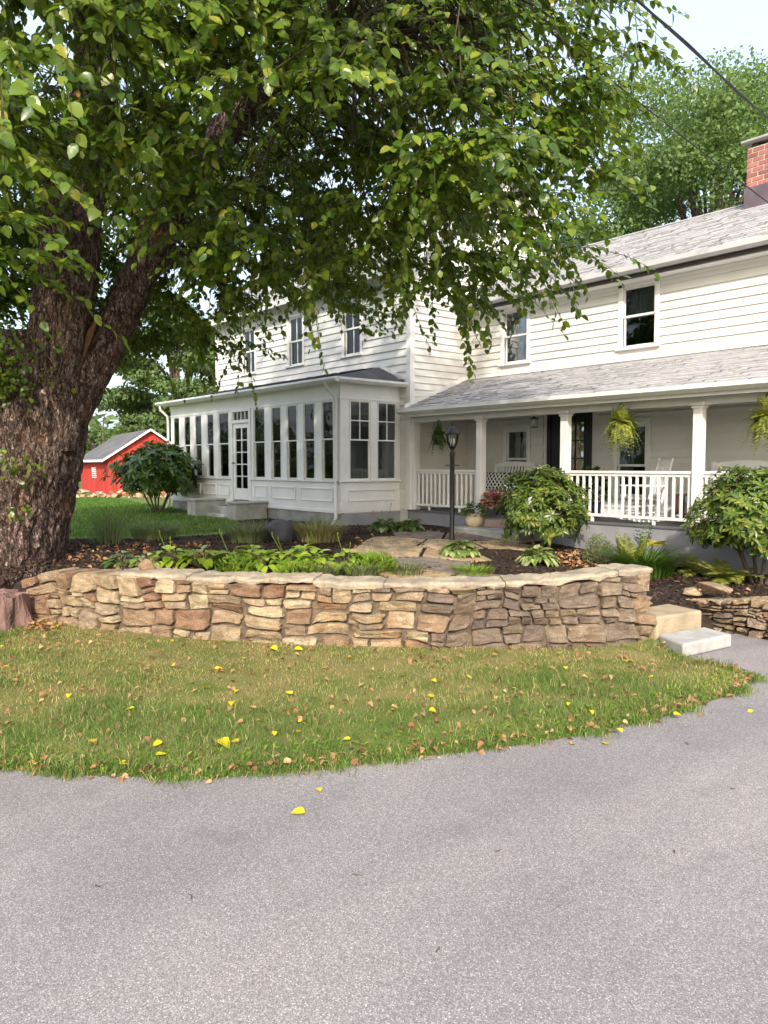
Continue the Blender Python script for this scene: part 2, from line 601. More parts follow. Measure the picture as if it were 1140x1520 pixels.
MAT['hosta_v'] = leafmat('pale edged hosta leaf', [(0, (.10, .17, .035)), (.55, (.18, .25, .06)), (.8, (.36, .40, .16)), (1, (.44, .46, .22))], .25, .4, .4)
MAT['hosta_d'] = leafmat('green hosta leaf', [(0, (.05, .11, .02)), (.7, (.10, .17, .03)), (1, (.34, .38, .20))], .25, .4, .4)
MAT['fern'] = leafmat('fern frond', [(0, (.10, .14, .02)), (.6, (.23, .27, .035)), (1, (.42, .41, .08))], .3, .5, .3)
MAT['fern_d'] = leafmat('dark trailing plant leaf', [(0, (.03, .075, .015)), (1, (.07, .12, .02))], .25, .45, .3)  # naturally darker green, ivy-like leaf
MAT['yfern'] = leafmat('yellow cycad frond', [(0, (.45, .40, .03)), (1, (.55, .50, .05))], .3, .5, .3)
MAT['liri'] = leafmat('dark strap leaf', [(0, (.030, .085, .012)), (.7, (.06, .13, .018)), (1, (.12, .18, .03))], .25, .4, .4)
MAT['lav'] = leafmat('grey green lavender', [(0, (.10, .13, .055)), (.6, (.17, .20, .09)), (1, (.25, .26, .13))], .2, .7, .2)
MAT['lav_tan'] = leafmat('straw lavender', [(0, (.20, .19, .07)), (.6, (.32, .28, .11)), (1, (.42, .36, .16))], .2, .7, .2)
MAT['cover'] = leafmat('bright ground cover', [(0, (.12, .22, .02)), (1, (.22, .32, .03))], .25, .5, .3)
MAT['yellow'] = leafmat('yellow fallen leaf', [(0, (.62, .50, .015)), (.7, (.72, .60, .02)), (1, (.60, .36, .03))], .15, .5, .3, 'obj')
MAT['brownleaf'] = leafmat('dry brown leaf', [(0, (.22, .10, .045)), (.5, (.34, .17, .08)), (.85, (.42, .25, .13)), (1, (.50, .33, .16))], .1, .7, .2)
MAT['coleus'] = leafmat('pink red coleus', [(0, (.28, .03, .03)), (.5, (.50, .09, .10)), (.85, (.55, .22, .18)), (1, (.30, .32, .05))], .2, .5, .3)
MAT['petal_w'] = M('white petals', (.82, .82, .78), None, rough=.6)
MAT['petal_o'] = M('orange petals', (.75, .26, .02), None, rough=.6)
MAT['mulch'] = leafmat('mulch chips', [(0, (.022, .015, .012)), (.6, (.05, .034, .026)), (.93, (.09, .06, .045)), (1, (.20, .10, .05))], 0.0, .9, .15)
MAT['ground'] = attrmat('ground', .95, .1, .6, 22, .35, 16)
MAT['grass'] = attrmat('grass blades', .6, .25, 0, 60, .18, 3, .3, .25)
MAT['shingle_tab'] = attrmat('laminated shingle', .9, .15, .4, 160, .15, 9)
MAT['lawn'] = M('thin lawn thatch', (.22, .19, .075), (.11, .15, .035), 2.2, .95, .1, .8, 60, .02)


# ------------------------------------------------------------------ foliage builders
def rot_frames(ax, nr):
    ax = ax / (np.linalg.norm(ax, axis=1, keepdims=True) + 1e-9)
    nr = nr - ax * (nr * ax).sum(1, keepdims=True)
    nr = nr / (np.linalg.norm(nr, axis=1, keepdims=True) + 1e-9)
    sd = np.cross(nr, ax)
    return ax, sd, nr


def tmpl_leaf(wd=.36, fold=.07, curl=.10, kind='ovate'):
    if kind == 'ovate':
        st = [(.0, .0), (.13, .66), (.38, 1.0), (.74, .66)]
    elif kind == 'far':
        st = [(.0, .0), (.22, .90), (.62, .80)]
    elif kind == 'long':
        st = [(.0, .12), (.25, .75), (.55, 1.0), (.82, .62)]
    else:
        st = [(.0, .5), (.3, 1.0), (.7, .8), (.9, .4)]
    V, T = [], []
    for i, (x, ww) in enumerate(st):
        zz = -curl * x * x
        V += [(x, 0, zz), (x, ww * wd, zz + fold * ww), (x, -ww * wd, zz + fold * ww)]
    V.append((1, 0, -curl * 1.15))
    for i in range(len(st) - 1):
        a, b = 3 * i, 3 * i + 3
        if st[i][1] == 0:
            T += [(a, b, b + 1), (a, b + 2, b)]
        else:
            T += [(a, b, b + 1), (a, b + 1, a + 1), (a, b + 2, b), (a, a + 2, b + 2)]
    a = 3 * (len(st) - 1)
    t = len(V) - 1
    T += [(a, t, a + 1), (a, a + 2, t)]
    return np.array(V, float), np.array(T, int)


KITE = (np.array([(0, 0, 0), (.42, .32, .06), (1, 0, -.06), (.42, -.32, .06)], float), np.array([(0, 2, 1), (0, 3, 2)], int))


def cloud_arrays(P, ax, nr, size, tmpl, wj=None):
    TV, TT = tmpl
    a, s, n = rot_frames(np.asarray(ax, float), np.asarray(nr, float))
    P = np.asarray(P, float)
    sz = np.asarray(size, float)[:, None, None]
    wv = 1.0 if wj is None else wj[:, None, None]
    V = P[:, None, :] + sz * (TV[None, :, 0:1] * a[:, None, :] + TV[None, :, 1:2] * wv * s[:, None, :] + TV[None, :, 2:3] * n[:, None, :])
    T = TT[None] + (np.arange(len(P)) * len(TV))[:, None, None]
    return V.reshape(-1, 3), T.reshape(-1, 3)


def cloud(name, P, ax, nr, size, mat, parent=None, tmpl=None, kind=None, wj=None, smooth=True):
    V, T = cloud_arrays(P, ax, nr, size, tmpl or LEAF, wj)
    o = org(parent)
    me = tri_mesh(name, V - np.array(o)[None], T, smooth)
    me.materials.append(mat)
    ob = link(name, me, parent)
    if kind: ob['kind'] = kind
    return ob


LEAF = tmpl_leaf()
LEAF_FAR = tmpl_leaf(.36, .07, .10, 'far')
LEAF_LONG = tmpl_leaf(.17, .04, .14, 'long')
LEAF_BROAD = tmpl_leaf(.33, .09, .28, 'ovate')


def rdir(n):
    v = RNG.normal(size=(n, 3))
    return v / np.linalg.norm(v, axis=1, keepdims=True)


# ------------------------------------------------------------------ ground, drive, lawn
WALL = [(-10.15, 2.62), (-9.75, 2.88), (-9.25, 3.08), (-8.77, 3.29), (-7.86, 3.86), (-6.92, 4.59), (-6.31, 5.14), (-5.85, 5.6), (-5.33, 6.18), (-4.94, 6.7), (-4.66, 7.28), (-4.60, 7.67)]
TERR = [(-400, -30), (-60, -8), (-20, -1.2), (-14, .7), (-11.4, 1.9)] + WALL + [(-4.62, 8.0), (-4.55, 8.93), (0, 8.93), (8, 8.9), (60, 8), (400, 0), (400, 500), (-400, 500)]
EDGE = [(-14, -3.5), (-9, -1.2), (-6.5, .4), (-5.44, 1.21), (-5.04, 1.52), (-4.42, 2.16), (-4.06, 2.85), (-3.81, 3.46), (-3.5, 4.22), (-3.3, 4.91), (-3.16, 5.83), (-3.14, 6.72), (-3.24, 7.19), (-3.55, 7.38), (-4.0, 7.36)]
LAWNPOLY = EDGE + [(-4.4, 7.6)] + [(x - .0, y + .05) for x, y in WALL[::-1]] + [(-11.4, 1.9), (-14, .7)]
MULCH = [(-11.2, 1.9), (-10.2, 2.7), (-8.7, 3.4), (-6.2, 5.2), (-4.6, 7.7), (-4.5, 8.9), (4, 8.9), (4, 12.2), (-13.7, 12.2), (-14.1, 10.4), (-17.2, 10.4), (-17.0, 9.3), (-14.0, 8.1), (-13.9, 6.3), (-14.9, 4.6), (-13.9, 2.6)]


def inpoly(P, poly):
    x, y = P[:, 0], P[:, 1]
    r = np.zeros(len(P), bool)
    n = len(poly)
    for i in range(n):
        x0, y0 = poly[i]
        x1, y1 = poly[(i + 1) % n]
        if y0 == y1: continue
        c = ((y0 > y) != (y1 > y)) & (x < (x1 - x0) * (y - y0) / (y1 - y0) + x0)
        r ^= c
    return r


def pdist(P, line):
    d = np.full(len(P), 1e9)
    for (x0, y0), (x1, y1) in zip(line[:-1], line[1:]):
        ex, ey = x1 - x0, y1 - y0
        t = np.clip(((P[:, 0] - x0) * ex + (P[:, 1] - y0) * ey) / (ex * ex + ey * ey), 0, 1)
        d = np.minimum(d, np.hypot(P[:, 0] - x0 - t * ex, P[:, 1] - y0 - t * ey))
    return d


TL = TERR[:-2]
gx = np.concatenate([-np.geomspace(30, 400, 22)[::-1], np.arange(-29.6, 3, .16), np.geomspace(3.3, 400, 22)])
gy = np.concatenate([-np.geomspace(4, 300, 14)[::-1], np.arange(-3.8, 14, .16), np.geomspace(14.4, 500, 26)])
GX, GY = np.meshgrid(gx, gy, indexing='ij')
GP = np.stack([GX.ravel(), GY.ravel()], 1)
ins = inpoly(GP, TERR)
dd = pdist(GP, TL)
wid = np.where(GP[:, 0] < -10.6, .35 + 1.6 * sm((-10.4 - GP[:, 0]) / 1.5), .22)
zz = zb(GP[:, 0], GP[:, 1]) + .02 * vn(np.c_[GP * 1.7, np.zeros(len(GP))], 3) + .012 * vn(np.c_[GP * 5, np.zeros(len(GP))], 4)
zz = np.where(ins, -.06 + (zz + .06) * sm(dd / wid - .05), -.06)
ml = inpoly(GP + .12 * np.c_[vn(np.c_[GP * 2.2, GP[:, :1] * 0], 8), vn(np.c_[GP * 2.2, GP[:, :1] * 0], 9)], MULCH)
gcol = np.where(ml[:, None], np.array([.040, .028, .022]), np.array([.11, .16, .034]))
dry = sm(.5 + fbm(np.c_[GP * .35, GP[:, :1] * 0], 5))
gcol = np.where(ml[:, None], gcol, gcol * (1 - .5 * dry[:, None]) + np.array([.20, .19, .06]) * .5 * dry[:, None])
nx, ny = len(gx), len(gy)
I = np.arange(nx * ny).reshape(nx, ny)
quads = np.stack([I[:-1, :-1], I[1:, :-1], I[1:, 1:], I[:-1, 1:]], -1).reshape(-1, 4)
me = tri_mesh('ground', np.c_[GP, zz], quads, True, gcol)
me.materials.append(MAT['ground'])
tag(link('ground', me), kind='structure')

drive = MB()
for i in range(-3, 4):
    pass
drive.add([(-30, -30, 0), (30, -30, 0), (30, 8.92, 0), (-30, 8.92, 0)], [(0, 1, 2, 3)])
# the drive is one sheet; the raised garden and the lawn lie on it
dv = drive.build('driveway', MAT['asphalt'])
tag(dv, kind='structure')

# lawn: a thin turf sheet with a soft crown towards the wall
lp = np.array(LAWNPOLY)
xs = np.arange(-14, -3, .12)
ys = np.arange(-3.6, 7.8, .12)
LX, LY = np.meshgrid(xs, ys, indexing='ij')
LPn = np.stack([LX.ravel(), LY.ravel()], 1)
lin = inpoly(LPn, LAWNPOLY)
ed = pdist(LPn, EDGE)
lz = np.where(lin, .012 + .05 * sm(ed / .5) + .012 * vn(np.c_[LPn * 3, LPn[:, :1] * 0], 12), .012)
idx = np.arange(len(LPn)).reshape(LX.shape)
q = np.stack([idx[:-1, :-1], idx[1:, :-1], idx[1:, 1:], idx[:-1, 1:]], -1).reshape(-1, 4)
q = q[lin[q].all(1)]
V = np.c_[LPn, lz]
# outer skirt: the exact outline as a flat face just under the turf grid
me = tri_mesh('lawn', V, q, True)
me.materials.append(MAT['lawn'])
lawn = tag(link('lawn', me), kind='structure')
sk = MB()
sk.add([(x, y, .008) for x, y in LAWNPOLY], [tuple(range(len(LAWNPOLY)))])
sk.build('turf_edge', MAT['lawn'], lawn)


def lawn_z(P):
    return .012 + .05 * sm(pdist(P, EDGE) / .5)


def blades(P, z, h, width, col, lean=.5, name='grass', parent=None):
    n = len(P)
    a = RNG.uniform(0, 2 * np.pi, n)
    dx, dy = np.cos(a), np.sin(a)
    b = RNG.uniform(0, 2 * np.pi, n)
    wx, wy = np.cos(b) * width * .5, np.sin(b) * width * .5
    L = h * lean * RNG.uniform(.2, 1.3, n)
    V = np.zeros((n, 5, 3))
    V[:, 0] = np.c_[P[:, 0] - wx, P[:, 1] - wy, z]
    V[:, 1] = np.c_[P[:, 0] + wx, P[:, 1] + wy, z]
    mx_, my_ = P[:, 0] + dx * L * .35, P[:, 1] + dy * L * .35
    V[:, 2] = np.c_[mx_ - wx * .8, my_ - wy * .8, z + h * .6]
    V[:, 3] = np.c_[mx_ + wx * .8, my_ + wy * .8, z + h * .6]
    V[:, 4] = np.c_[P[:, 0] + dx * L, P[:, 1] + dy * L, z + h * (1 - .25 * lean)]
    T = np.array([(0, 1, 3), (0, 3, 2), (2, 3, 4)])
    T = (T[None] + (np.arange(n) * 5)[:, None, None]).reshape(-1, 3)
    me = tri_mesh(name, V.reshape(-1, 3), T, True, np.repeat(col, 5, 0))
    me.materials.append(MAT['grass'])
    return link(name, me, parent)


def scatter(poly, n):
    p = np.array(poly)
    lo, hi = p.min(0), p.max(0)
    out_ = []
    tot = 0
    while tot < n:
        q = RNG.uniform(lo, hi, (n * 2, 2))
        q = q[inpoly(q, poly)]
        out_.append(q)
        tot += len(q)
    return np.concatenate(out_)[:n]


FRONT = [p for p in LAWNPOLY if p[0] > -12.5] + [(-12.5, .9), (-12.5, -2.9)]
FRONT = [(-12.0, -2.7)] + EDGE[1:] + [(-4.4, 7.6)] + [(x, y + .02) for x, y in WALL[::-1]] + [(-11.4, 1.9), (-12.0, 1.6)]
P = scatter(FRONT, 150000)
nz = fbm(np.c_[P * .9, P[:, :1] * 0], 21)
nz2 = fbm(np.c_[P * 3.1, P[:, :1] * 0], 22)
de = pdist(P, EDGE)
dw = pdist(P, WALL)
green = sm(.50 + .95 * nz + .45 * nz2 - .75 * sm((1.5 - dw) / 1.4) + .30 * sm((1.7 - de) / 1.5) + .2 * sm((.5 - de) / .5))
keep = RNG.uniform(size=len(P)) < .45 + .55 * green
P, green, de, dw, nz2 = P[keep], green[keep], de[keep], dw[keep], nz2[keep]
gc = np.array([.125, .205, .040])[None] * green[:, None] + np.array([.36, .31, .10])[None] * (1 - green[:, None])
straw = RNG.uniform(size=len(P)) < .34 * (1.3 - green)
gc[straw] = np.array([.46, .37, .17])
hh = (.027 + .026 * green + .03 * sm((.25 - de) / .25)) * RNG.uniform(.5, 1.5, len(P)) * (1 + .35 * vn(np.c_[P * 7, P[:, :1] * 0], 33))
hh *= 1 + .9 * (RNG.uniform(size=len(P)) < .05)
g1 = blades(P, lawn_z(P) - .004, hh, RNG.uniform(.0025, .0055, len(P)), gc, .9, 'grass')
tag(g1, 'short patchy green and straw lawn grass in front of the stone wall', 'grass', None, 'stuff')
# tufts that spill raggedly over the edge
ev = np.array(EDGE[2:-1])
sl_ = np.concatenate([[0], np.cumsum(np.hypot(*np.diff(ev, axis=0).T))])
tq = RNG.uniform(0, sl_[-1], 13000)
P = np.c_[np.interp(tq, sl_, ev[:, 0]), np.interp(tq, sl_, ev[:, 1])]
clump = vn(np.c_[tq * 4.5, tq * 0, tq * 0], 51) + .6 * vn(np.c_[tq * 15, tq * 0, tq * 0], 52)
P = P + np.c_[np.abs(RNG.normal(size=len(P))) * .045 * (1 + clump) - .05, RNG.normal(size=len(P)) * .04]
gc = np.array([.12, .22, .035])[None] * RNG.uniform(.7, 1.35, (len(P), 1))
dryb = RNG.uniform(size=len(P)) < .18
gc[dryb] = np.array([.42, .34, .15])
g3 = blades(P, np.full(len(P), .004), (.035 + .03 * np.clip(clump, -.6, 1)) * RNG.uniform(.6, 1.4, len(P)), RNG.uniform(.003, .006, len(P)), gc, 1.1, 'edge_grass')
tag(g3, 'ragged grass tufts spilling over the asphalt edge', 'grass', None, 'stuff')
# broad weeds along the edge of the drive
wp = scatter(EDGE[2:] + [(x - .35, y + .05) for x, y in EDGE[2:][::-1]], 2600)
n = len(wp)
ax = rdir(n) * np.array([1, 1, .35]) + np.array([0, 0, .25])
wd_ = cloud('edge_weeds', np.c_[wp, lawn_z(wp) + RNG.uniform(0, .03, n)], ax, rdir(n) * .5 + np.array([0, 0, 1]), RNG.uniform(.02, .05, n), MAT['cover'], None, LEAF_LONG, 'stuff')
tag(wd_, 'bright green weeds along the edge of the asphalt', 'weeds')

# the shaded lawn behind the tree
BACK = [(-30, -1), (-15.0, 1.6), (-14.4, 3), (-15.2, 4.6), (-14.2, 6.3), (-14.3, 8.0), (-17.2, 9.3), (-21, 9.2), (-22, 10.3), (-27, 11), (-38, 14), (-40, 8)]
P = scatter(BACK, 60000)
gc = np.array([.075, .165, .025])[None] * RNG.uniform(.7, 1.4, (len(P), 1)) + np.array([.03, .02, 0])[None] * RNG.uniform(0, 1, (len(P), 1))
g2 = blades(P, zb(P[:, 0], P[:, 1]) - .01, RNG.uniform(.05, .13, len(P)), RNG.uniform(.008, .02, len(P)), gc, .7, 'grass')
tag(g2, 'green lawn grass in the shade between tree and sunroom', 'grass', None, 'stuff')

# ------------------------------------------------------------------ the farmhouse
HX = -13.74          # gable end of the main block
YM, YW, YS = 12.2, 14.1, 10.4   # main front, wing front, sunroom front
house = thing('farmhouse', 'white clapboard farmhouse with glazed sunroom and long covered porch', 'house', (-14, 12.2, .5))


def front(Y):
    return lambda u, v, w_: (u, Y - w_, v)


def side(X):
    return lambda u, v, w_: (X + w_, u, v)


def clap(parent, mp, u0, u1, z0, z1, holes=(), exp=.165, mat=None, top=None):
    """lapped boards, each its own piece, cut around the openings"""
    z = z0
    while z < z1 - .02:
        zt = min(z + exp + .012, z1)
        segs = [(u0, u1)]
        if top:
            a, b = top(z + exp * .5)
            segs = [(max(u0, a), min(u1, b))]
        for (a, b, c, d) in holes:
            if d > z + .01 and c < zt - .01:
                ns = []
                for s, e in segs:
                    if b <= s or a >= e: ns.append((s, e))
                    else:
                        if a - s > .03: ns.append((s, a))
                        if e - b > .03: ns.append((b, e))
                segs = ns
        for s, e in segs:
            if e - s < .05: continue
            m = MB(mp)
            j = random.uniform(-.002, .002)
            m.add([(s, z, .040 + j), (e, z, .040 + j), (e, zt, .006), (s, zt, .006), (s, z, .002), (e, z, .002)],
                  [(0, 1, 2, 3), (1, 0, 4, 5), (0, 3, 4), (1, 5, 2)])
            m.build('clapboard', mat or MAT['siding'], parent)
        z += exp


def quadbox(mp, u0, u1, z0, z1, w0, w1, b=0):
    m = MB(mp)
    return (m.bbox if b else m.box)(u0, u1, z0, z1, w0, w1, *([b] if b else []))


def window(parent, mp, u0, u1, z0, z1, cas=.10, zm=None, mun_top=(1, 1), mun_bot=(1, 1), curtain=None, deep=True, casing=True, name='window', recess=-.05):
    """casing outside u0..u1; sashes inside; every pane its own piece"""
    zm = zm or (z0 + z1) / 2
    m = MB(mp)
    if casing:
        m.bbox(u0 - cas, u0, z0 - .02, z1 + cas, -.06, .045)
        m.bbox(u1, u1 + cas, z0 - .02, z1 + cas, -.06, .045)
        m.bbox(u0 + .001, u1 - .001, z1, z1 + cas - .002, -.06, .043)
        m.bbox(u0 - cas - .03, u1 + cas + .03, z1 + cas, z1 + cas + .035, -.04, .07)
    else:
        t = .018
        m.box(u0, u0 + t, z0, z1, -.08, .012)
        m.box(u1 - t, u1, z0, z1, -.08, .012)
        m.box(u0 + t, u1 - t, z1 - t, z1, -.08, .012)
        u0, u1, z1 = u0 + t, u1 - t, z1 - t
    wn = m.build(name, MAT['trim'], parent)
    quadbox(mp, u0 - (cas + .03 if casing else 0), u1 + (cas + .03 if casing else 0), z0 - .06, z0 - .021, -.06, .085 if casing else .03, .005).build('sill', MAT['trim'], wn)
    st = .042 if casing else .030
    for k, (a, b, w_, mu) in enumerate(((zm, z1, recess + .025, mun_top), (z0 - .02, zm + .035, recess, mun_bot))):
        s = MB(mp)
        s.box(u0, u0 + st, a, b, w_ - .02, w_ + .02)
        s.box(u1 - st, u1, a, b, w_ - .02, w_ + .02)
        s.box(u0 + st, u1 - st, b - st, b, w_ - .019, w_ + .019)
        s.box(u0 + st, u1 - st, a, a + st * (1 if k == 0 else 1.4), w_ - .019, w_ + .019)
        so = s.build('sash', MAT['sash'], wn)
        nu, nv = mu
        ua, ub, va, vb = u0 + st, u1 - st, a + st, b - st
        for i in range(1, nu):
            x = ua + (ub - ua) * i / nu
            quadbox(mp, x - .011, x + .011, va, vb, w_ - .012, w_ + .014).build('muntin', MAT['sash'], wn)
        for i in range(1, nv):
            x = va + (vb - va) * i / nv
            quadbox(mp, ua, ub, x - .011, x + .011, w_ - .0105, w_ + .0125).build('muntin', MAT['sash'], wn)
        for i in range(nu):
            for j in range(nv):
                quadbox(mp, ua + (ub - ua) * i / nu, ua + (ub - ua) * (i + 1) / nu, va + (vb - va) * j / nv, va + (vb - va) * (j + 1) / nv, w_ - .004, w_).build('pane', MAT['glass'], wn)
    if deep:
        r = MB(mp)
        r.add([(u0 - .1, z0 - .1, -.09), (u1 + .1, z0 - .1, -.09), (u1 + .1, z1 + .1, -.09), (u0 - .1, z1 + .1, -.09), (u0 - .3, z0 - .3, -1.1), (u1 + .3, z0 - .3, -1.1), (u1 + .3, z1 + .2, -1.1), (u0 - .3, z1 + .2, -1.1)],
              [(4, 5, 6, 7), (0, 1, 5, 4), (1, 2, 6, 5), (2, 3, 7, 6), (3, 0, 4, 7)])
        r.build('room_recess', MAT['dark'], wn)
    if curtain:
        ca, cb, za, zb_, cm = curtain
        c = MB(mp)
        n = 26
        vs, fs = [], []
        for i in range(n + 1):
            u = ca + (cb - ca) * i / n
            w_ = -.14 + .02 * math.sin(i * 2.1) + .008 * math.sin(i * 5.3)
            vs += [(u, za, w_), (u, zb_, w_ * .8 - .02)]
        for i in range(n): fs.append((2 * i, 2 * i + 2, 2 * i + 3, 2 * i + 1))
        c.add(vs, fs)
        c.build('curtain', cm, wn, True)
    return wn


def shingles(name, parent, o, du, dv, nu, nv, mat, wtab=.30, exp=.145, base=(.47, .455, .455)):
    """o corner, du/dv unit vectors along eave / up slope; a lapped tab per cell"""
    o, du, dv = np.array(o, float), np.array(du, float), np.array(dv, float)
    nn = np.cross(du, dv)
    V, F = [], []
    for j in range(int(nv / exp)):
        off = RNG.uniform(0, wtab)
        u = -off
        while u < nu:
            ww = wtab * RNG.choice([.55, .8, 1.0, 1.3])
            a, b = max(u, 0), min(u + ww, nu)
            u += ww
            if b - a < .03: continue
            t = RNG.choice([.012, .018, .030])
            v0, v1 = j * exp + RNG.uniform(-.004, .004), min((j + 1) * exp + .05, nv)
            k = len(V)
            for (uu, vv, hh_) in ((a, v0, t), (b, v0, t), (b, v1, .002), (a, v1, .002), (a, v0, -.002), (b, v0, -.002)):
                V.append(o + du * uu + dv * vv + nn * hh_)
            F += [(k, k + 1, k + 2, k + 3), (k + 4, k + 5, k + 1, k), (k + 3, k + 4, k, k), ]
    F = [f if f[2] != f[3] else f[:3] for f in F]
    m = MB()
    m.add(V, F)
    ob = m.build(name, mat, parent)
    at_ = ob.data.color_attributes.new('Col', 'FLOAT_COLOR', 'POINT')
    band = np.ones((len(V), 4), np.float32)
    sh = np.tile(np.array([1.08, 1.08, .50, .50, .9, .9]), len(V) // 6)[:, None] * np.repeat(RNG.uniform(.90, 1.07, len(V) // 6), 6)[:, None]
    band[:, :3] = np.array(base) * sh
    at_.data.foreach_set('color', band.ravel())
    ob['kind'] = 'stuff'
    return ob


# --- wing wall
upper = [(-9.25, -8.51, 4.42, 5.63), (-12.48, -11.78, 4.42, 5.63)]
lower = [(-12.38, -11.74, 1.45, 2.82), (-9.33, -8.65, 1.35, 2.82)]
wall = MB().box(-13.74, -1, YW, YW + .12, .3, 4.42).box(-13.74, -1, YW, YW + .12, 5.63, 5.95)
wall = MB()
xs_ = [-13.74, -12.38 - .0, -11.74, -9.33, -8.65, -1]
cutx = sorted({-13.74, -1.0} | {h[0] for h in upper + lower} | {h[1] for h in upper + lower} | {-11.15, -9.96})
dooro = (-11.15, -9.96, .93, 3.2)
for a, b in zip(cutx[:-1], cutx[1:]):
    zs = [.3, 5.95]
    hs = sorted([(h[2], h[3]) for h in upper + lower + [dooro] if h[0] <= a + 1e-6 and h[1] >= b - 1e-6])
    z = .3
    for c, d in hs:
        wall.box(a, b, YW, YW + .12, z, c)
        z = d
    wall.box(a, b, YW, YW + .12, z, 5.95)
wing_wall = wall.build('wing_wall', MAT['siding'], house)
cs = .11
hol = [(h[0] - cs, h[1] + cs, h[2] - .06, h[3] + cs + .03) for h in upper]
clap(wing_wall, front(YW), HX + .03, -1, 4.23, 5.86, hol)
hol = [(h[0] - cs, h[1] + cs, h[2] - .06, h[3] + cs + .03) for h in lower] + [(-11.27, -9.84, .9, 3.3)]
clap(wing_wall, front(YW), HX + .03, -1, .95, 3.1, hol, .15)
quadbox(front(YW), HX + .03, -1, 4.135, 4.225, 0, .035, .004).build('flashing_board', MAT['trim'], wing_wall)
for k, h in enumerate(upper):
    window(house, front(YW), h[0], h[1], h[2], h[3], .10, None, (1, 1), (1, 1), (h[0], h[1], 5.02, 5.63, MAT['curtain']) if k == 0 else (h[0], h[0] + .45, 4.42, 5.63, MAT['white']))
for k, h in enumerate(lower):
    window(house, front(YW), h[0], h[1], h[2], h[3], .10, h[2] + .62 if k else 2.12, (1, 1), (1, 1), (h[0], h[0] + .3, h[2], h[3], MAT['curtain']))

# --- black front door with glazed lights
d = MB(front(YW))
d.bbox(-11.15, -11.05, .94, 3.19, -.05, .05)
d.bbox(-10.06, -9.96, .94, 3.19, -.05, .05)
d.bbox(-11.049, -10.061, 3.08, 3.19, -.05, .049)
dr = d.build('door', MAT['black'], house)
quadbox(front(YW), -11.049, -10.77, .96, 3.079, -.05, .02, .005).build('side_panel', MAT['black'], dr)
leaf = MB(front(YW))
leaf.box(-10.769, -10.66, .96, 3.079, -.05, .0).box(-10.17, -10.061, .96, 3.079, -.05, .0).box(-10.66, -10.17, .96, 1.75, -.05, .0).box(-10.66, -10.17, 2.93, 3.079, -.05, .0)
leaf.build('door_leaf', MAT['black'], dr)
for i in range(2):
    for j in range(3):
        quadbox(front(YW), -10.66 + i * .245, -10.415 + i * .245, 1.75 + j * .3933, 1.75 + (j + 1) * .3933, -.034, -.03).build('pane', MAT['glass'], dr)
quadbox(front(YW), -10.427, -10.403, 1.75, 2.93, -.045, -.01).build('muntin', MAT['black'], dr)
for j in (1, 2): quadbox(front(YW), -10.66, -10.17, 1.738 + j * .3933, 1.762 + j * .3933, -.044, -.012).build('muntin', MAT['black'], dr)
MB().tube([(-10.72, YW - .0, 1.9), (-10.72, YW - .06, 1.9), (-10.72, YW - .06, 2.02)], .012, 8).build('handle', MAT['metal'], dr, True)
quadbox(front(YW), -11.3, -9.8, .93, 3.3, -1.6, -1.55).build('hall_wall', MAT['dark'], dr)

# --- gable wall of the main block (the porch ends against it)
ZE, PKY, PKZ = 6.9, 15.27, 9.69
gw = MB().prism([(YM, .3), (18.34, .3), (18.34, ZE), (PKY, PKZ), (YM, ZE)], HX - .15, HX - .001, 'x')
gable = gw.build('gable_wall', MAT['siding'], house)


def gtop(z):
    if z < ZE: return (YM + .1, 18.3)
    k = (PKZ - z) / (PKZ - ZE)
    return (PKY - k * (PKY - YM), PKY + k * (18.34 - PKY))


clap(gable, side(HX), YM + .1, 14.07, .95, 3.1, (), .15)
clap(gable, side(HX), YM + .1, 14.07, 3.3, 5.9, (), .165)
clap(gable, side(HX), YM + .1, 18.3, 5.9, 9.6, (), .165, None, gtop)
cb = MB().bbox(HX - .11, HX + .045, YM - .045, YM + .10, .9, ZE - .02, .006)
cb.build('corner_board', MAT['trim'], gable)
# sloping trim where the porch roof meets it
MB().prism([(11.98, 3.30), (14.08, 4.15), (14.08, 4.25), (11.98, 3.41)], HX + .003, HX + .05, 'x').build('roof_trim', MAT['trim'], gable)

# --- front wall of the main block over the sunroom
mh = [(-21.62, -20.92, 4.85, 6.2), (-18.98, -18.28, 4.85, 6.2), (-16.34, -15.64, 4.85, 6.2)]
XL = -23.43
wall = MB()
cutx = sorted({XL, HX - .15} | {h[0] for h in mh} | {h[1] for h in mh})
for a, b in zip(cutx[:-1], cutx[1:]):
    if any(h[0] <= a + 1e-6 and h[1] >= b - 1e-6 for h in mh):
        wall.box(a, b, YM + .002, YM + .12, .3, 4.85).box(a, b, YM + .002, YM + .12, 6.2, ZE)
    else: wall.box(a, b, YM + .002, YM + .12, .3, ZE)
mw = wall.build('main_front_wall', MAT['siding'], house)
clap(mw, front(YM), XL + .1, HX - .11, 4.05, ZE, [(h[0] - cs, h[1] + cs, h[2] - .06, h[3] + cs + .03) for h in mh], .18)
clap(mw, front(YM), -14.08, HX - .11, .95, 3.9, (), .165)
MB().bbox(XL - .03, XL + .10, YM - .045, YM + .1, .6, ZE - .02).build('corner_board', MAT['trim'], mw)
for h in mh: window(house, front(YM), h[0], h[1], h[2], h[3], .09, 5.5, (2, 1), (2, 1), (h[0], h[1], 5.5, 6.2, MAT['curtain']))
MB().box(XL, XL + .12, YM + .12, 18.3, .3, ZE).build('far_wall', MAT['siding'], house)
MB().box(XL, HX - .15, 18.2, 18.34, .3, ZE).build('back_wall', MAT['siding'], house)
